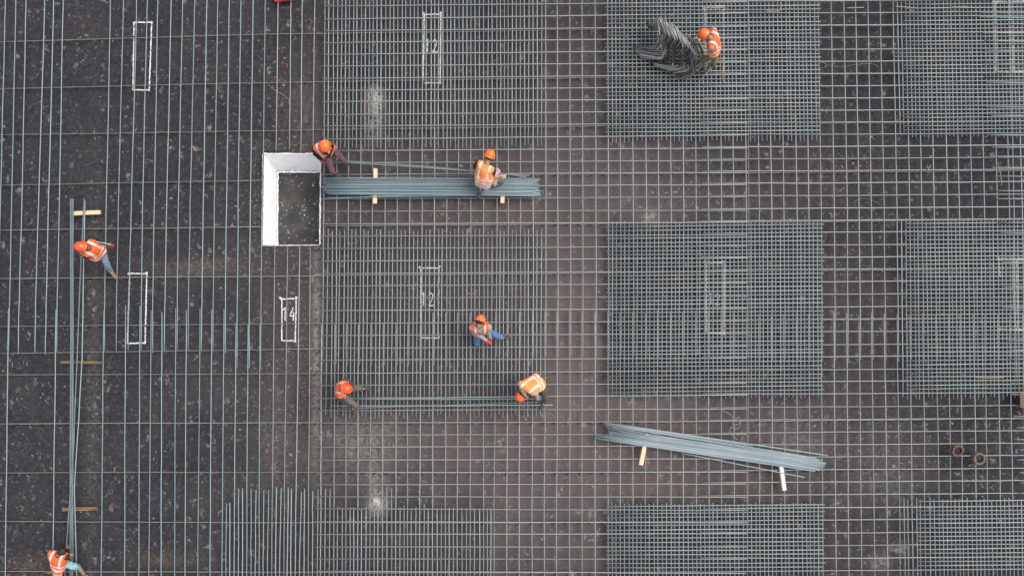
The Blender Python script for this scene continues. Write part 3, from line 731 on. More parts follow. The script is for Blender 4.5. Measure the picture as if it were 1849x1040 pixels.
# ------------------------------------------------------------------ heap of bent bars
def bent(pts, mat=M_bent, r=.014, what='rusty bent bar with shade put into its colour, in the lower tangle of the heap'):
    pts = [Vector(p) for p in pts]; out = [pts[0]]
    for a, b_, c in zip(pts, pts[1:], pts[2:]):
        q = .05
        out += [b_ + (a - b_).normalized() * q, b_ + ((a - b_).normalized() + (c - b_).normalized()) * q * .25, b_ + (c - b_).normalized() * q]
    out.append(pts[-1])
    o = tube('bent_bar', out, r, mat, None, 7)
    return tag(o, what, 'bent bar', 'bent bars heaped before the worker in yellow gloves')
Z0 = ZH + RB + .02
for k in range(34):
    f = k / 33
    # corner line along the ridge, feet fanning out to the lower left
    tx = 1190 + 51 * f ** .85 + U(-2, 2); ty = 40 + 38 * f + U(-3, 3) - 6 * math.sin(f * 3.1)
    mx = tx + 6 + 8 * f + U(-3, 4); my = ty + 24 - 2 * f + U(-3, 3)
    bx_ = 1198 + 60 * f + U(-3, 3); by_ = 106 + 24 * math.sin(f * 1.5) + U(-4, 4)
    fx = bx_ - 34 + 14 * f + U(-6, 6); fy = by_ + (-4 + 16 * f) + U(-3, 3)
    zt = .74 + .12 * math.sin(f * 3) + U(-.05, .05)
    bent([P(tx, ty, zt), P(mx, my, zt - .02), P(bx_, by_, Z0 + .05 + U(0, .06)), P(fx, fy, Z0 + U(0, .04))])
for k in range(40):         # the crest: bars over the top, coloured as lit, their risers dropping straight into the heap
    f = k / 39
    tx = 1187 + 52 * f ** .85 + U(-2.5, 2.5); ty = 34 + 41 * f + U(-3, 3) - 7 * math.sin(f * 3.1)
    mx = tx + 7 + 10 * f + U(-4, 4); my = ty + 26 - 2 * f + U(-3, 3)
    zt = .96 + .10 * math.sin(f * 3) + U(-.03, .05)
    m3 = P(mx, my, zt - .03)
    bent([P(tx, ty, zt), m3, m3 + Vector((U(-.05, .05), U(-.04, .04), -.6))], M_bent_pale, .012, 'pale grey bent bar laid over the crest of the heap')
for k in range(22):         # pale feet fanning to the lower left
    f = k / 21
    fx = 1178 + 70 * f + U(-5, 5); fy = 112 + 30 * math.sin(.5 + f * 1.6) - 12 + U(-3, 3)
    ex = fx + 34 - 8 * f + U(-4, 4); ey = fy + 6 - 22 * f + U(-3, 3)
    z = Z0 + .10 + U(0, .07)
    e3 = P(ex, ey, z)
    bent([P(fx, fy, z - .05), e3, e3 + Vector((U(-.04, .06), U(.02, .08), .12))], M_bent_pale, .012, 'pale foot of a bent bar fanning out at the lower left of the heap')
for k in range(12):         # feet to the left
    f = k / 11
    x0_, y0_ = 1144 + 14 * f + U(-3, 3), 84 + 20 * f + U(-2, 2)
    bent([P(x0_, y0_, Z0 + U(.02, .1)), P(x0_ + 40 + U(-5, 5), y0_ + 8 * (f - .3) + U(-2, 2), Z0 + .12), P(1196 + 8 * f + U(-3, 3), 62 + 16 * f, .55 + U(-.05, .05))],
         M_bent_pale if k % 3 else M_bent, .014, 'long bent bar pointing out to the left of the heap')
for k in range(9):          # upper left tangle
    f = k / 8
    bent([P(1167 + 8 * f + U(-2, 2), 45 + 9 * f + U(-2, 2), .5), P(1191 + U(-3, 3), 33 + 22 * f + U(-2, 2), .62), P(1196 + U(-4, 4), 52 + 12 * f, .35)], M_bent, .014, 'short dark bent bar in the upper left tangle of the heap')
for k in range(14):         # lighter ones at the worker's hands
    f = k / 13
    a = U(-2, 2)
    bent([P(1240 + 24 * f + a, 62 + 12 * f + U(-5, 5), .62 + U(-.05, .05)), P(1256 + 16 * f + a, 86 + 12 * f + U(-4, 4), .5), P(1254 + 20 * f + a, 116 + 8 * f + U(-6, 6), Z0 + .04), P(1238 + 18 * f + a, 132 - 3 * f + U(-5, 5), Z0)],
         M_bent_pale if k % 2 else M_bent, .011, 'thin bent bar right at the hands of the worker in yellow gloves')
bent([P(1279, 97, .72), P(1283, 124, Z0 + .12), P(1258, 153, Z0 + .02)], M_bent_pale, .011, 'single bent bar held by the worker in yellow gloves, reaching below the heap')

# ------------------------------------------------------------------ rusty rings
def ring(px, py, ro, ri, h, tilt, mat, label):
    bm = bmesh.new(); prof = [(ri, 0), (ri * .97, h * .5), (ri * 1.02, h), ((ri + ro) / 2, h * 1.06), (ro, h * .98), (ro * 1.03, h * .8), (ro * .96, h * .7), (ro * .96, h * .25), (ro * 1.03, h * .18), (ro * 1.02, 0)]
    n = 28; rings = []
    for k in range(n):
        a = 2 * math.pi * k / n; rings.append([bm.verts.new((r * math.cos(a), r * math.sin(a), z)) for r, z in prof])
    for k in range(n):
        a, b_ = rings[k], rings[(k + 1) % n]
        for q in range(len(prof)): bm.faces.new((a[q], b_[q], b_[(q + 1) % len(prof)], a[(q + 1) % len(prof)]))
    bmesh.ops.recalc_face_normals(bm, faces=bm.faces)
    o = from_bm('iron_ring', bm, mat)
    o.location = P(px, py, ZH + RB); o.rotation_euler = tilt
    return tag(o, label, 'iron ring', 'rusty iron rings')
ring(1726.5, 812.5, .145, .098, .07, (R(9), R(4), 0), M_rust, 'reddish rusty iron ring, the left and more tilted of two')
ring(1764.5, 827, .145, .098, .08, (R(2), R(2), 0), M_rust_grey, 'greyer rusty iron ring with an ochre lower rim, the right of two')

# ------------------------------------------------------------------ odds and ends
M_red = flat('red_plastic', (.75, .07, .06), .45, .1)
c0 = P(513, -12, ZV + RB)
tr = empty('red_tray', c0, 'red plastic tray poking in at the top edge', 'tray'); rz = Matrix.Rotation(R(7), 3, 'Z')
for nm, dx, dy, sx, sy, sz, dz in (('base', 0, 0, .42, .36, .02, .012), ('rim', 0, .19, .46, .025, .09, .045), ('rim', 0, -.19, .46, .025, .09, .045), ('rim', .22, 0, .025, .353, .09, .045), ('rim', -.22, 0, .025, .353, .09, .045)):
    bm = bmesh.new(); box_bm(bm, c0 + rz @ Vector((dx, dy, dz)), (sx, sy, sz), rz, .004); from_bm(nm, bm, M_red, tr, False)
def lathe(name, prof, mat, parent=None, n=20):
    bm = bmesh.new(); rg = []
    for k in range(n):
        a = 2 * math.pi * k / n; rg.append([bm.verts.new((r * math.cos(a), r * math.sin(a), z)) for r, z in prof])
    for k in range(n):
        a, b_ = rg[k], rg[(k + 1) % n]
        for q in range(len(prof) - 1): bm.faces.new((a[q], b_[q], b_[q + 1], a[q + 1]))
    bmesh.ops.remove_doubles(bm, verts=bm.verts, dist=1e-5); bmesh.ops.recalc_face_normals(bm, faces=bm.faces)
    return from_bm(name, bm, mat, parent)
bt_ = lathe('white_bottle', [(0, 0), (.035, .002), (.037, .01), (.037, .13), (.03, .15), (.014, .165), (.014, .185), (0, .186)], M_white)
bt_.location = P(549, -5, .03); bt_.rotation_euler = (R(90), 0, R(160)); bt_.location.z = .04
tag(bt_, 'white plastic bottle end showing at the top edge beside the red tray', 'bottle')
def string(label, pts, z=.01, r=.004, mat=M_string, cat='string', name='string', sub=6, wob=.3):
    ctrl = [P(x, y, z) for x, y in pts]; out = []
    for i in range(len(ctrl) - 1):
        p0, p1, p2, p3 = ctrl[max(i - 1, 0)], ctrl[i], ctrl[i + 1], ctrl[min(i + 2, len(ctrl) - 1)]
        for k in range(sub):
            t = k / sub
            out.append(.5 * ((2 * p1) + (p2 - p0) * t + (2 * p0 - 5 * p1 + 4 * p2 - p3) * t * t + (3 * p1 - p0 - 3 * p2 + p3) * t ** 3))
    out.append(ctrl[-1])
    return tag(tube(name, out, r, mat, n=5), label, cat)
string('tangled pale string above the slanting bar pile', [(1300, 738), (1318, 748), (1327, 756), (1335, 752), (1336, 763), (1326, 768), (1322, 760), (1331, 758), (1338, 766), (1330, 774), (1320, 771), (1318, 780), (1325, 788), (1333, 794)], ZH + .02, .006)
string('thin pale wire curving on the dark deck, left of the top middle bars', [(480, 146), (487, 156), (500, 166), (512, 172), (522, 182), (524, 196)], .012, .006)
string('straight white chalk line running from top to bottom over the mats', [(1350.5, -14), (1351.5, 250), (1352.5, 520), (1351, 800), (1350, 1054)], ZH + RB + .004, .0045, sub=3)
string('pale string curving over the membrane between the upper right mats', [(1483, 112), (1500, 119), (1522, 121), (1545, 117), (1575, 116), (1586, 121)], .012, .0045)
string('pale scribble of cord at the top edge, left field', [(178, -4), (182, 2), (188, 3), (191, -2), (185, -3), (190, 4), (196, 6)], .012, .006)
string('fine curved wire on the membrane right of the white dust', [(1540, 366), (1552, 360), (1566, 359), (1580, 364), (1592, 372)], .012, .004)
M_stick = flat('dry_stick', (.36, .24, .10), .8, .3)
for k, (pts, lab) in enumerate((([(1529, 15), (1545, 14.5), (1560, 14)], 'dry tan stick between the top mats, left of two'), ([(1617, 12), (1635, 13.5), (1654, 15)], 'dry tan stick lying on the corner mat at the top'),
        ([(1717, 13.5), (1732, 13), (1745, 12)], 'dry tan stick farther right on the corner mat'), ([(1802, 294), (1806, 312), (1809, 334)], 'thin upright twig between the right mats'),
        ([(1675, 309), (1680, 299)], 'very short twig on the membrane below the corner mat'), ([(1760, 681), (1790, 682), (1812, 681)], 'orange brown stick on the lower part of the right mat'),
        ([(1383, 20), (1396, 21), (1408, 19), (1410, 5)], 'bent dry twig on the top mat near its right side'), ([(1307, 112), (1305, 130), (1306, 150)], 'dark thin twig right of the worker in yellow gloves'))):
    string(lab, pts, ZH + RB + .012, .009 if k != 3 else .007, M_stick, 'stick', 'dry_stick', 4)
string('small red strip of plastic left of the top middle bars', [(517.5, 115), (518.5, 122)], .01, .008, M_red, 'strip', 'plastic_strip')

# ------------------------------------------------------------------ people
def fabric(name, col, var=.25, sc=30.0, rough=.85):
    return flat(name, col, rough, var, sc, .35)
M_skin = flat('skin', (.32, .16, .10), .55, .1, 25.0, .1)
M_skin_red = flat('sunburnt_skin', (.36, .15, .10), .55, .1, 25.0, .1)
M_hair = flat('dark_hair', (.012, .010, .010), .6, .3, 80.0, .6)
M_eye = flat('eye_white', (.7, .7, .68), .3, .02)
M_orange = fabric('orange_vest', (.66, .10, .016), .14)
M_orange_faded = fabric('faded_orange_vest', (.74, .22, .05), .14)
M_refl = fabric('reflective_tape', (.52, .46, .42), .14)
M_helmet = flat('orange_helmet', (.85, .13, .02), .32, .04, 8.0, .03, spec=.5)
M_helmet_red = flat('red_orange_helmet', (.78, .075, .018), .25, .04, 8.0, .03, spec=.6)
M_black = fabric('black_cloth', (.014, .014, .017))
M_dkgreen = fabric('dark_green_cloth', (.035, .045, .035))
M_grey_c = fabric('grey_cloth', (.24, .235, .225))
M_jeans = fabric('blue_jeans', (.07, .14, .24), .45)
M_jeans_lt = fabric('light_jeans', (.15, .21, .27), .35)
M_jeans_cyan = fabric('pale_turquoise_trousers', (.19, .33, .35), .25)
M_maroon = fabric('maroon_trousers', (.095, .035, .045), .4)
M_pink = fabric('dusty_pink_trousers', (.34, .26, .275), .25)
M_khaki = fabric('khaki_trousers', (.15, .12, .07), .4)
M_brown = fabric('brown_trousers', (.10, .085, .07), .35)
M_dkbrown = fabric('dark_brown_trousers', (.06, .045, .035), .35)
M_boot = fabric('brown_boots', (.16, .11, .07), .4)
M_bootdk = fabric('dark_boots', (.05, .042, .04), .4)
M_glove_red = fabric('red_gloves', (.50, .03, .03))
M_glove_yel = fabric('yellow_gloves', (.72, .40, .03))

def capsule(bm, a, b_, ra, rb, seg=14):
    a, b_ = Vector(a), Vector(b_)
    for c, r in ((a, ra), (b_, rb)):
        bmesh.ops.create_uvsphere(bm, u_segments=seg, v_segments=10, radius=r, matrix=Matrix.Translation(c))
    L = (b_ - a).length
    if L > 1e-4:
        M = Matrix.Translation((a + b_) / 2) @ (b_ - a).to_track_quat('Z', 'Y').to_matrix().to_4x4()
        bmesh.ops.create_cone(bm, cap_ends=True, segments=seg, radius1=ra, radius2=rb, depth=L, matrix=M)
def ellipsoid(bm, c, r, rot=None):
    M = Matrix.Translation(Vector(c)) @ (rot.to_4x4() if rot else Matrix()) @ Matrix.Diagonal((*r, 1))
    bmesh.ops.create_uvsphere(bm, u_segments=20, v_segments=14, radius=1, matrix=M)
def remeshed(name, bm, mat, parent, voxel=.012, smooth=3, folds=0.0, fscale=9.0, classify=None, cut=None):
    me = bpy.data.meshes.new(name); bm.to_mesh(me); bm.free()
    tmp = bpy.data.objects.new('tmp', me); C.objects.link(tmp)
    rm = tmp.modifiers.new('r', 'REMESH'); rm.mode = 'VOXEL'; rm.voxel_size = voxel
    sm = tmp.modifiers.new('s', 'SMOOTH'); sm.iterations = smooth; sm.factor = .5
    dg = bpy.context.evaluated_depsgraph_get(); dg.update()
    me2 = bpy.data.meshes.new_from_object(tmp.evaluated_get(dg))
    bpy.data.objects.remove(tmp); bpy.data.meshes.remove(me)
    me2.name = name
    if folds:
        nrm = [v.normal.copy() for v in me2.vertices]
        for v, nn in zip(me2.vertices, nrm):
            f = abs(noise.noise(v.co * fscale)) + .5 * abs(noise.noise(v.co * fscale * 2.3 + Vector((5, 1, 2))))
            v.co += nn * (f - .35) * folds
    if cut:
        b2 = bmesh.new(); b2.from_mesh(me2)
        kill = [v for v in b2.verts if cut(v.co)]
        bmesh.ops.delete(b2, geom=kill, context='VERTS'); b2.to_mesh(me2); b2.free()
    me2.materials.clear()
    o = link(name, me2, mat, parent)
    if classify:
        for p in me2.polygons: p.material_index = classify(p.center)
    return o
def solve(parent, px, py, L, up):
    """the point on the ray through a photo pixel that lies L metres from the parent joint"""
    o = Vector((0, 0, CAMZ)); r = ray(px, py).normalized()
    oc = parent - o; t0 = oc.dot(r); near = o + r * t0; dd = (near - parent).length
    if dd >= L * .995: return parent + (near - parent).normalized() * L
    s = math.sqrt(L * L - dd * dd)
    return o + r * (t0 - s if up else t0 + s)

def hand(bm, wrist, elbow, tipdir, grip, right):
    """palm, four unequal bent fingers and a thumb leaving the side of the palm"""
    f = (Vector(tipdir)).normalized(); dn = Vector((0, 0, -1))
    s = f.cross(dn)
    if s.length < .1: s = Vector((1, 0, 0))
    s.normalize(); pn = s.cross(f).normalized()
    if pn.z > 0: pn = -pn
    if not right: s = -s
    for q in (-.026, -.009, .009, .026):
        capsule(bm, wrist + s * q * .7 + f * .015, wrist + s * q + f * .085, .017, .014, 10)
    for q, L in ((-.030, .060), (-.010, .078), (.010, .084), (.030, .074)):
        a = wrist + s * q + f * .088
        d1 = (f + pn * grip * .6).normalized(); b_ = a + d1 * L * .45
        d2 = (f * (1 - grip * .8) + pn * grip * 1.3).normalized(); c = b_ + d2 * L * .33
        d3 = (f * (1 - grip * 1.5) + pn * grip * 1.5).normalized(); e_ = c + d3 * L * .27
        capsule(bm, a, b_, .0105, .0095, 8); capsule(bm, b_, c, .0095, .0088, 8); capsule(bm, c, e_, .0088, .0078, 8)
    a = wrist + s * .030 + f * .03; b_ = a + (s * .8 + f * .7).normalized() * .04; c = b_ + (f + s * .15 + pn * grip).normalized() * .032
    capsule(bm, a, b_, .014, .011, 8); capsule(bm, b_, c, .011, .009, 8)

def person(label, J, face, helmet=None, skin=M_skin, vest=M_orange, shirt=M_black, trousers=M_jeans, boots=M_boot, gloves=(None, None),
           sleeves='long', hair=False, grip=.6, stripes='back', look=None, trim=None, vest_up=.03):
    """J: joints in world space"""
    base = Vector((J['pelvis'].x, J['pelvis'].y, min(J['lf'].z, J['rf'].z) - .04))
    root = empty('person', base, label, 'person', 'workers laying the bars')
    pel, ch, hd = J['pelvis'], J['chest'], J['head']
    ls, rs = J['ls'], J['rs']; lh, rh = J['lh'], J['rh']
    spine = (ch - pel).normalized(); side = (rs - ls).normalized(); side = (side - spine * side.dot(spine)).normalized()
    front = side.cross(spine) ; front.normalize()          # towards the belly
    if front.dot(Vector(face)) < 0: front = -front
    neck = (ls + rs) / 2 + (hd - (ls + rs) / 2).normalized() * .07
    waist = (pel + ch) / 2
    ff = (look - hd).normalized() if look is not None else Vector(face).normalized()
    hu = (hd - neck).normalized(); ff = (ff - hu * ff.dot(hu) * .6).normalized()
    hside = ff.cross(hu).normalized(); hu2 = hside.cross(ff).normalized()
    HR = Matrix((hside, ff, hu2)).transposed()
    # --- one continuous body
    bm = bmesh.new()
    capsule(bm, lh + (ls - lh) * .05, ls + (ch - ls) * .35, .095, .085); capsule(bm, rh + (rs - rh) * .05, rs + (ch - rs) * .35, .095, .085)
    capsule(bm, pel, ch, .115, .125); capsule(bm, ls, rs, .062, .062)
    capsule(bm, (ls + rs) / 2, hd - hu * .03, .060, .055)
    ellipsoid(bm, hd + hu2 * .02, (.076, .094, .112), HR); ellipsoid(bm, hd - hu2 * .055 + ff * .02, (.058, .068, .065), HR)
    ellipsoid(bm, hd + ff * .098 - hu2 * .015, (.014, .02, .026), HR)
    for s_ in (-1, 1):
        ellipsoid(bm, hd + hside * s_ * .078 - hu2 * .01, (.012, .022, .032), HR)
    ellipsoid(bm, hd + ff * .082 - hu2 * .062, (.026, .014, .010), HR)
    for S, E_, Wr, Hd, g in ((J['ls'], J['le'], J['lw'], J['lt'], gloves[0]), (J['rs'], J['re'], J['rw'], J['rt'], gloves[1])):
        capsule(bm, S, E_, .052, .040); capsule(bm, E_, Wr, .041, .027)
        if g is None: hand(bm, Wr, E_, Hd - Wr, grip, S is J['rs'])
    for Hp, K, A, T in ((lh, J['lk'], J['la'], J['lf']), (rh, J['rk'], J['ra'], J['rf'])):
        capsule(bm, Hp, K, .083, .056); capsule(bm, K, K + (A - K) * .35, .055, .053); capsule(bm, K + (A - K) * .35, A, .053, .036)
        capsule(bm, A, T, .036, .030)
    remeshed('body', bm, skin, root, .0075, 2)
    bm = bmesh.new()
    for s_ in (-1, 1): ellipsoid(bm, hd + ff * .085 + hside * s_ * .032 + hu2 * .012, (.012, .008, .008), HR)
    from_bm('eyes', bm, M_eye, root)
    # --- clothes
    def limb(bm, pts, rads):
        for a, b_, ra, rb in zip(pts, pts[1:], rads, rads[1:]): capsule(bm, a, b_, ra, rb)
    bm = bmesh.new()
    limb(bm, [lh, J['lk'], J['la']], [.096, .068, .052]); limb(bm, [rh, J['rk'], J['ra']], [.096, .068, .052])
    capsule(bm, lh, rh, .112, .112); capsule(bm, pel, pel + spine * .10, .128, .125)
    remeshed('trousers', bm, trousers, root, .012, 3, .030, 11)
    bm = bmesh.new()
    capsule(bm, lh + spine * .10, ls + (ch - ls) * .35, .100, .096); capsule(bm, rh + spine * .10, rs + (ch - rs) * .35, .100, .096)
    capsule(bm, pel + spine * .1, ch, .125, .137); capsule(bm, ls, rs, .075, .075)
    k_ = 1.0 if sleeves == 'long' else .0
    for S, E_, Wr in ((J['ls'], J['le'], J['lw']), (J['rs'], J['re'], J['rw'])):
        if sleeves == 'long': limb(bm, [S, E_, Wr + (E_ - Wr) * .08], [.070, .056, .043])
        else: limb(bm, [S, S + (E_ - S) * .75], [.072, .062])
    so_ = remeshed('shirt', bm, [shirt, M_refl] if trim else shirt, root, .011, 3, .022, 12)
    if trim:
        for p in so_.data.polygons:
            for S, E_, Wr in ((J['ls'], J['le'], J['lw']), (J['rs'], J['re'], J['rw'])):
                for a, b_ in ((S, E_), (E_, Wr)):
                    t = (p.center - a).dot(b_ - a) / (b_ - a).length_squared
                    if 0 < t < 1 and (p.center - a).length < .4:
                        q = p.center - a.lerp(b_, t); sd_ = q.dot((b_ - a).cross(Vector((0, 0, 1))).normalized())
                        if .018 < abs(sd_) < .034 and q.z > 0: p.material_index = 1
    bm = bmesh.new()
    capsule(bm, lh + spine * (vest_up - .01), ls + (ch - ls) * .40, .124, .112); capsule(bm, rh + spine * (vest_up - .01), rs + (ch - rs) * .40, .124, .112)
    capsule(bm, pel + spine * vest_up, ch, .142, .154); capsule(bm, ls.lerp(rs, .10), rs.lerp(ls, .10), .089, .089)
    mid = (ls + rs) / 2; Lsp = (mid - pel).length
    def cls(c):
        t = (c - pel).dot(spine) / Lsp; lat = (c - pel).dot(side); fr = (c - pel).dot(front)
        if .10 < t < .22 or .36 < t < .48: return 1
        if t >= .48 and .085 < abs(lat) < .135: return 1
        return 0
    def cut(c):
        fr = (c - neck).dot(front); lat = (c - neck).dot(side); t = (c - pel).dot(spine) / Lsp
        return (c - neck).length < .075 or (fr > .02 and abs(lat) < .012 + .10 * max(0, t - .6) and t < 1.2)
    vo_ = remeshed('vest', bm, [vest, M_refl], root, .010, 3, .020, 10, cls, cut)
    for nm_, pr in (('boot', ((J['la'], J['lf'], J['lk']), (J['ra'], J['rf'], J['rk']))),):
        for A, T, K in pr:
            bm = bmesh.new(); f_ = (T - A); f_.z *= .3
            capsule(bm, A + (K - A) * .10, A, .050, .054); capsule(bm, A + Vector((0, 0, -.02)) - f_.normalized() * .02, T, .048, .040)
            capsule(bm, T, T + f_.normalized() * .03, .042, .036)
            remeshed(nm_, bm, boots, root, .010, 2)
    for S, E_, Wr, Hd, g, rt in ((J['ls'], J['le'], J['lw'], J['lt'], gloves[0], False), (J['rs'], J['re'], J['rw'], J['rt'], gloves[1], True)):
        if g is not None:
            bm = bmesh.new(); hand(bm, Wr, E_, Hd - Wr, grip, rt); capsule(bm, Wr + (E_ - Wr) * .18, Wr + (Hd - Wr).normalized() * .05, .042, .034)
            remeshed('glove', bm, g, root, .0075, 1)
    if helmet:
        bm = bmesh.new(); n = 28
        hc = hd + hu2 * .035; rg = []
        prof = [(0.0, .148), (.045, .146), (.080, .130), (.108, .098), (.124, .058), (.130, .015), (.134, -.004)]
        brim = .148
        for k in range(n):
            a = 2 * math.pi * k / n; ca, sa = math.cos(a), math.sin(a)
            row = []
            for r, z in prof:
                rid = 1 + (.05 if abs(ca) < .2 and r > .01 and r < .12 else 0)
                row.append(bm.verts.new(hc + hside * (r * .93 * ca) + ff * (r * 1.10 * sa) + hu2 * z * rid))
            fwd = max(0, sa); br = brim + .048 * fwd ** 2
            row.append(bm.verts.new(hc + hside * (br * .93 * ca) + ff * (br * 1.10 * sa) + hu2 * (-.012 - .012 * fwd)))
            row.append(bm.verts.new(hc + hside * (.122 * .93 * ca) + ff * (.122 * 1.10 * sa) + hu2 * (-.016)))
            rg.append(row)
        for k in range(n):
            a, b_ = rg[k], rg[(k + 1) % n]
            for q in range(len(a) - 1): bm.faces.new((a[q], b_[q], b_[q + 1], a[q + 1]))
        bmesh.ops.remove_doubles(bm, verts=bm.verts, dist=1e-5); bmesh.ops.recalc_face_normals(bm, faces=bm.faces)
        hm = from_bm('helmet', bm, helmet, root)
        bm = bmesh.new()
        tube_bm(bm, [hd + hside * .10 + hu2 * .02, hd + hside * .075 - hu2 * .08 + ff * .03, hd - hu2 * .125 + ff * .045, hd - hside * .075 - hu2 * .08 + ff * .03, hd - hside * .10 + hu2 * .02], .006, 6)
        from_bm('chin_strap', bm, M_black, root)
    if hair or helmet:
        bm = bmesh.new(); ellipsoid(bm, hd + hu2 * .035 - ff * .016, (.086, .098, .103), HR)
        remeshed('hair', bm, M_hair, root, .01, 1, .02 if hair else .0, 30, None, lambda c: (c - hd).dot(ff) > .045 and (c - hd).dot(hu2) < .05 or (c - hd).dot(hu2) < -.05)
    return root

def build(label, face, pelvis, chest, head, sh, hips, arms, legs, **kw):
    """every entry: photo pixel (+ up flag); lengths are real, so the depth follows"""
    J = {}
    J['pelvis'] = P(pelvis[0], pelvis[1], pelvis[2])
    mid = solve(J['pelvis'], chest[0], chest[1], .47, chest[2])
    J['chest'] = J['pelvis'].lerp(mid, .78)
    # head roughly .25 m beyond the shoulder line
    J['head'] = solve(mid, head[0], head[1], .235, head[2])
    l = P(sh[0][0], sh[0][1], mid.z) - mid; r = P(sh[1][0], sh[1][1], mid.z) - mid
    dr = (r - l); dr.z = sh[2] if len(sh) > 2 else 0; dr.normalize()
    J['ls'], J['rs'] = mid - dr * .19, mid + dr * .19
    hr = P(hips[1][0], hips[1][1], pelvis[2]) - P(hips[0][0], hips[0][1], pelvis[2]); hr.normalize()
    J['lh'], J['rh'] = J['pelvis'] - hr * .095, J['pelvis'] + hr * .095
    for s_, a in (('l', arms[0]), ('r', arms[1])):
        (ex, ey, eu), (wx, wy, wu) = a[:2]
        J[s_ + 'e'] = solve(J[s_ + 's'], ex, ey, .29, eu)
        J[s_ + 'w'] = solve(J[s_ + 'e'], wx, wy, .25, wu)
        J[s_ + 't'] = J[s_ + 'w'] + ((J[s_ + 'w'] - J[s_ + 'e']).normalized() + Vector((0, 0, -.35))).normalized() * .1
    for s_, a in (('l', legs[0]), ('r', legs[1])):
        (kx, ky, ku), (ax_, ay_), (tx, ty) = a
        J[s_ + 'k'] = solve(J[s_ + 'h'], kx, ky, .42, ku)
        zf = kw.get('ground', ZH + RB) + .075
        A = P(ax_, ay_, zf); K = J[s_ + 'k']
        dv = A - K
        # keep the shin .40 m long: slide the knee so that both the thigh and the shin fit
        Hh = J[s_ + 'h']
        dist = (A - Hh).length
        if dist > .80: A = Hh + (A - Hh) * (.80 / dist); dist = .80
        # knee from the hip-ankle circle, on the side nearest the wished knee
        a1, b1 = .42, .40
        ax1 = (A - Hh).normalized(); tt = (a1 * a1 - b1 * b1 + dist * dist) / (2 * dist); hh = math.sqrt(max(0, a1 * a1 - tt * tt))
        pl = (K - Hh) - ax1 * (K - Hh).dot(ax1)
        if pl.length < 1e-3: pl = Vector((0, 0, 1))
        J[s_ + 'k'] = Hh + ax1 * tt + pl.normalized() * hh
        J[s_ + 'a'] = A
        dt = P(tx, ty, A.z) - P(ax_, ay_, A.z)
        if dt.length < 1e-3: dt = Vector((0, -1, 0))
        J[s_ + 'f'] = A + dt.normalized() * .175 + Vector((0, 0, -.035))
    kw.pop('ground', None)
    look = kw.pop('look3', None)
    if look: kw['look'] = P(*look)
    return person(label, J, face, **kw)

GL = ZV + RB
build('worker in an orange vest and maroon trousers bending at the corner of the white pit', (-.2, -1, -.3),
      (593, 273, .62), (583, 266, True), (585, 261, True), ((572, 266), (594, 262)), ((590, 278), (596, 268)),
      (((569, 278, False), (580, 288, False)), ((594, 276, False), (592, 287, False))),
      (((594, 293, True), (600, 309), (606, 314)), ((612, 280, True), (615, 287), (620, 290))),
      look3=(580, 300, .3), helmet=M_helmet, trousers=M_maroon, boots=M_bootdk, gloves=(M_glove_red, M_glove_red), shirt=M_black)
build('worker seen from behind crouching on the big bar pile, pink trousers', (.2, 1, -.4),
      (872, 332, .74), (877, 302, True), (883, 284, True), ((866, 296), (886, 306)), ((862, 326), (876, 330)),
      (((857, 304, False), (864, 306, False)), ((888, 322, False), (903, 318, False))),
      (((864, 305, True), (868, 341), (867, 345)), ((886, 306, True), (892, 335), (901, 332))), ground=ZP + .08, vest_up=.12,
      look3=(890, 255, .6), helmet=M_helmet, trousers=M_pink, boots=M_bootdk, sleeves='short', vest=M_orange_faded)
build('worker leaning over the narrow upright pile, one arm and leg stretched right', (-.6, .2, -1),
      (178, 458, .88), (161, 448, True), (151, 446, True), ((166, 438), (158, 457)), ((180, 453), (174, 461)),
      (((150, 462, False), (147, 458, False)), ((183, 438, False), (199, 443, False))) [::-1],
      (((186, 470, True), (199, 489), (203, 495)), ((168, 452, True), (170, 464), (164, 464))), ground=GL,
      look3=(135, 452, .3), helmet=M_helmet_red, trousers=M_jeans_lt, boots=M_boot, gloves=(M_glove_red, None), vest=M_orange, trim=True)
build('bareheaded worker with black hair kneeling at the bottom left corner', (.7, .5, -.4),
      (104, 1021, .62), (105, 1002, True), (111, 996, True), ((98, 1002), (114, 1005)), ((104, 1016), (108, 1028)),
      (((112, 992, False), (121, 988, False)), ((118, 1006, False), (123, 1004, False))),
      (((128, 1020, True), (142, 1024), (147, 1033)), ((110, 1030, True), (101, 1031), (96, 1032))), ground=GL,
      look3=(125, 985, .3), helmet=None, hair=True, trousers=M_jeans_cyan, boots=M_boot, skin=M_skin_red, sleeves='short')
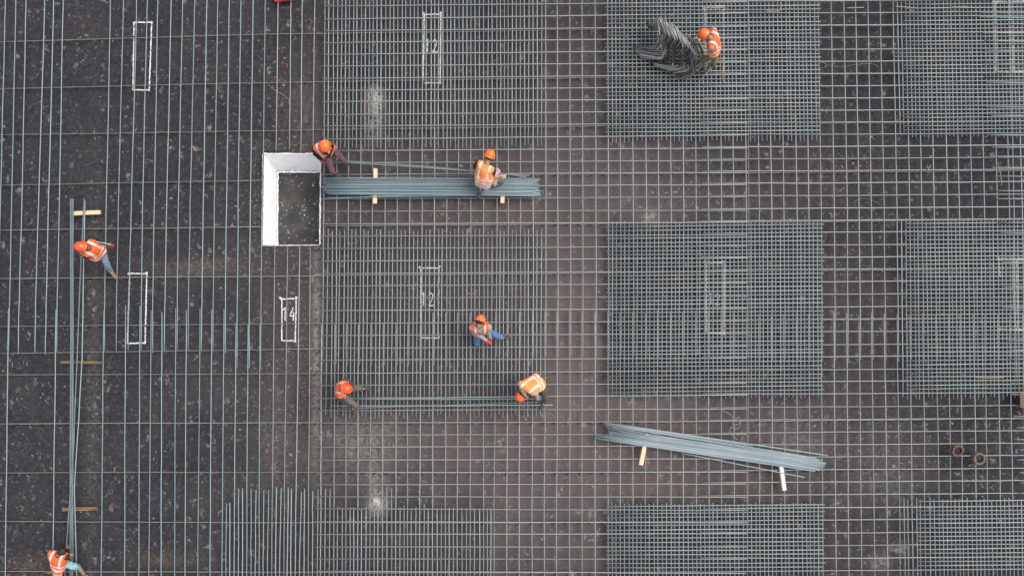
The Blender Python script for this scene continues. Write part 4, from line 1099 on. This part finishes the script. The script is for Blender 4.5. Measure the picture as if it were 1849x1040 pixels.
build('kneeling worker in red helmet and brown trousers, left of the loose bars', (1, -.3, -.5),
      (615, 706, .62), (619, 702, True), (622, 701, True), ((624, 692), (617, 713)), ((616, 700), (616, 713)),
      (((633, 692, False), (639, 701, False)), ((618, 722, False), (623, 728, False))),
      (((640, 700, True), (652, 701), (660, 702)), ((633, 720, True), (636, 733), (638, 740))),
      look3=(640, 712, .3), helmet=M_helmet_red, trousers=M_brown, boots=M_bootdk, gloves=(M_glove_red, M_glove_red), shirt=M_dkgreen)
build('worker in a faded striped vest bent double, right of the loose bars', (-.4, -.7, -1),
      (973, 689, .86), (953, 701, True), (944, 712, False), ((943, 696), (963, 709)), ((969, 684), (978, 696)),
      (((947, 712, False), (951, 717, False)), ((968, 711, False), (971, 720, False))),
      (((978, 700, True), (973, 708), (966, 712)), ((984, 704, True), (983, 724), (980, 731))),
      look3=(938, 730, .2), helmet=M_helmet, trousers=M_dkbrown, boots=M_bootdk, vest=M_orange_faded, shirt=M_grey_c)
build('sitting worker in blue jeans with pale sleeves and a red glove on the centre mat', (.3, -1, -.4),
      (868, 597, .56), (867, 591, True), (866, 583, True), ((858, 592), (879, 591)), ((860, 606), (874, 601)),
      (((863, 604, False), (882, 617, False)), ((881, 601, False), (886, 611, False))),
      (((861, 620, False), (865, 590), (866, 582)), ((886, 600, True), (904, 610), (912, 609))),
      look3=(872, 610, .3), helmet=M_helmet, trousers=M_jeans, boots=M_bootdk, gloves=(M_glove_red, M_glove_red), shirt=M_grey_c)
build('standing worker in yellow gloves stooping over the heap of bent bars', (-1, -.2, -.5),
      (1291, 90, .98), (1286, 71, True), (1275, 64, True), ((1283, 82), (1286, 64)), ((1289, 101), (1291, 92)),
      (((1294, 86, False), (1281, 95, False)), ((1274, 62, False), (1265, 67, False))),
      (((1279, 101, True), (1276, 108), (1268, 110)), ((1294, 106, True), (1288, 118), (1283, 123))),
      look3=(1262, 75, .3), helmet=M_helmet, trousers=M_khaki, boots=M_boot, gloves=(M_glove_yel, M_glove_yel), shirt=M_grey_c)
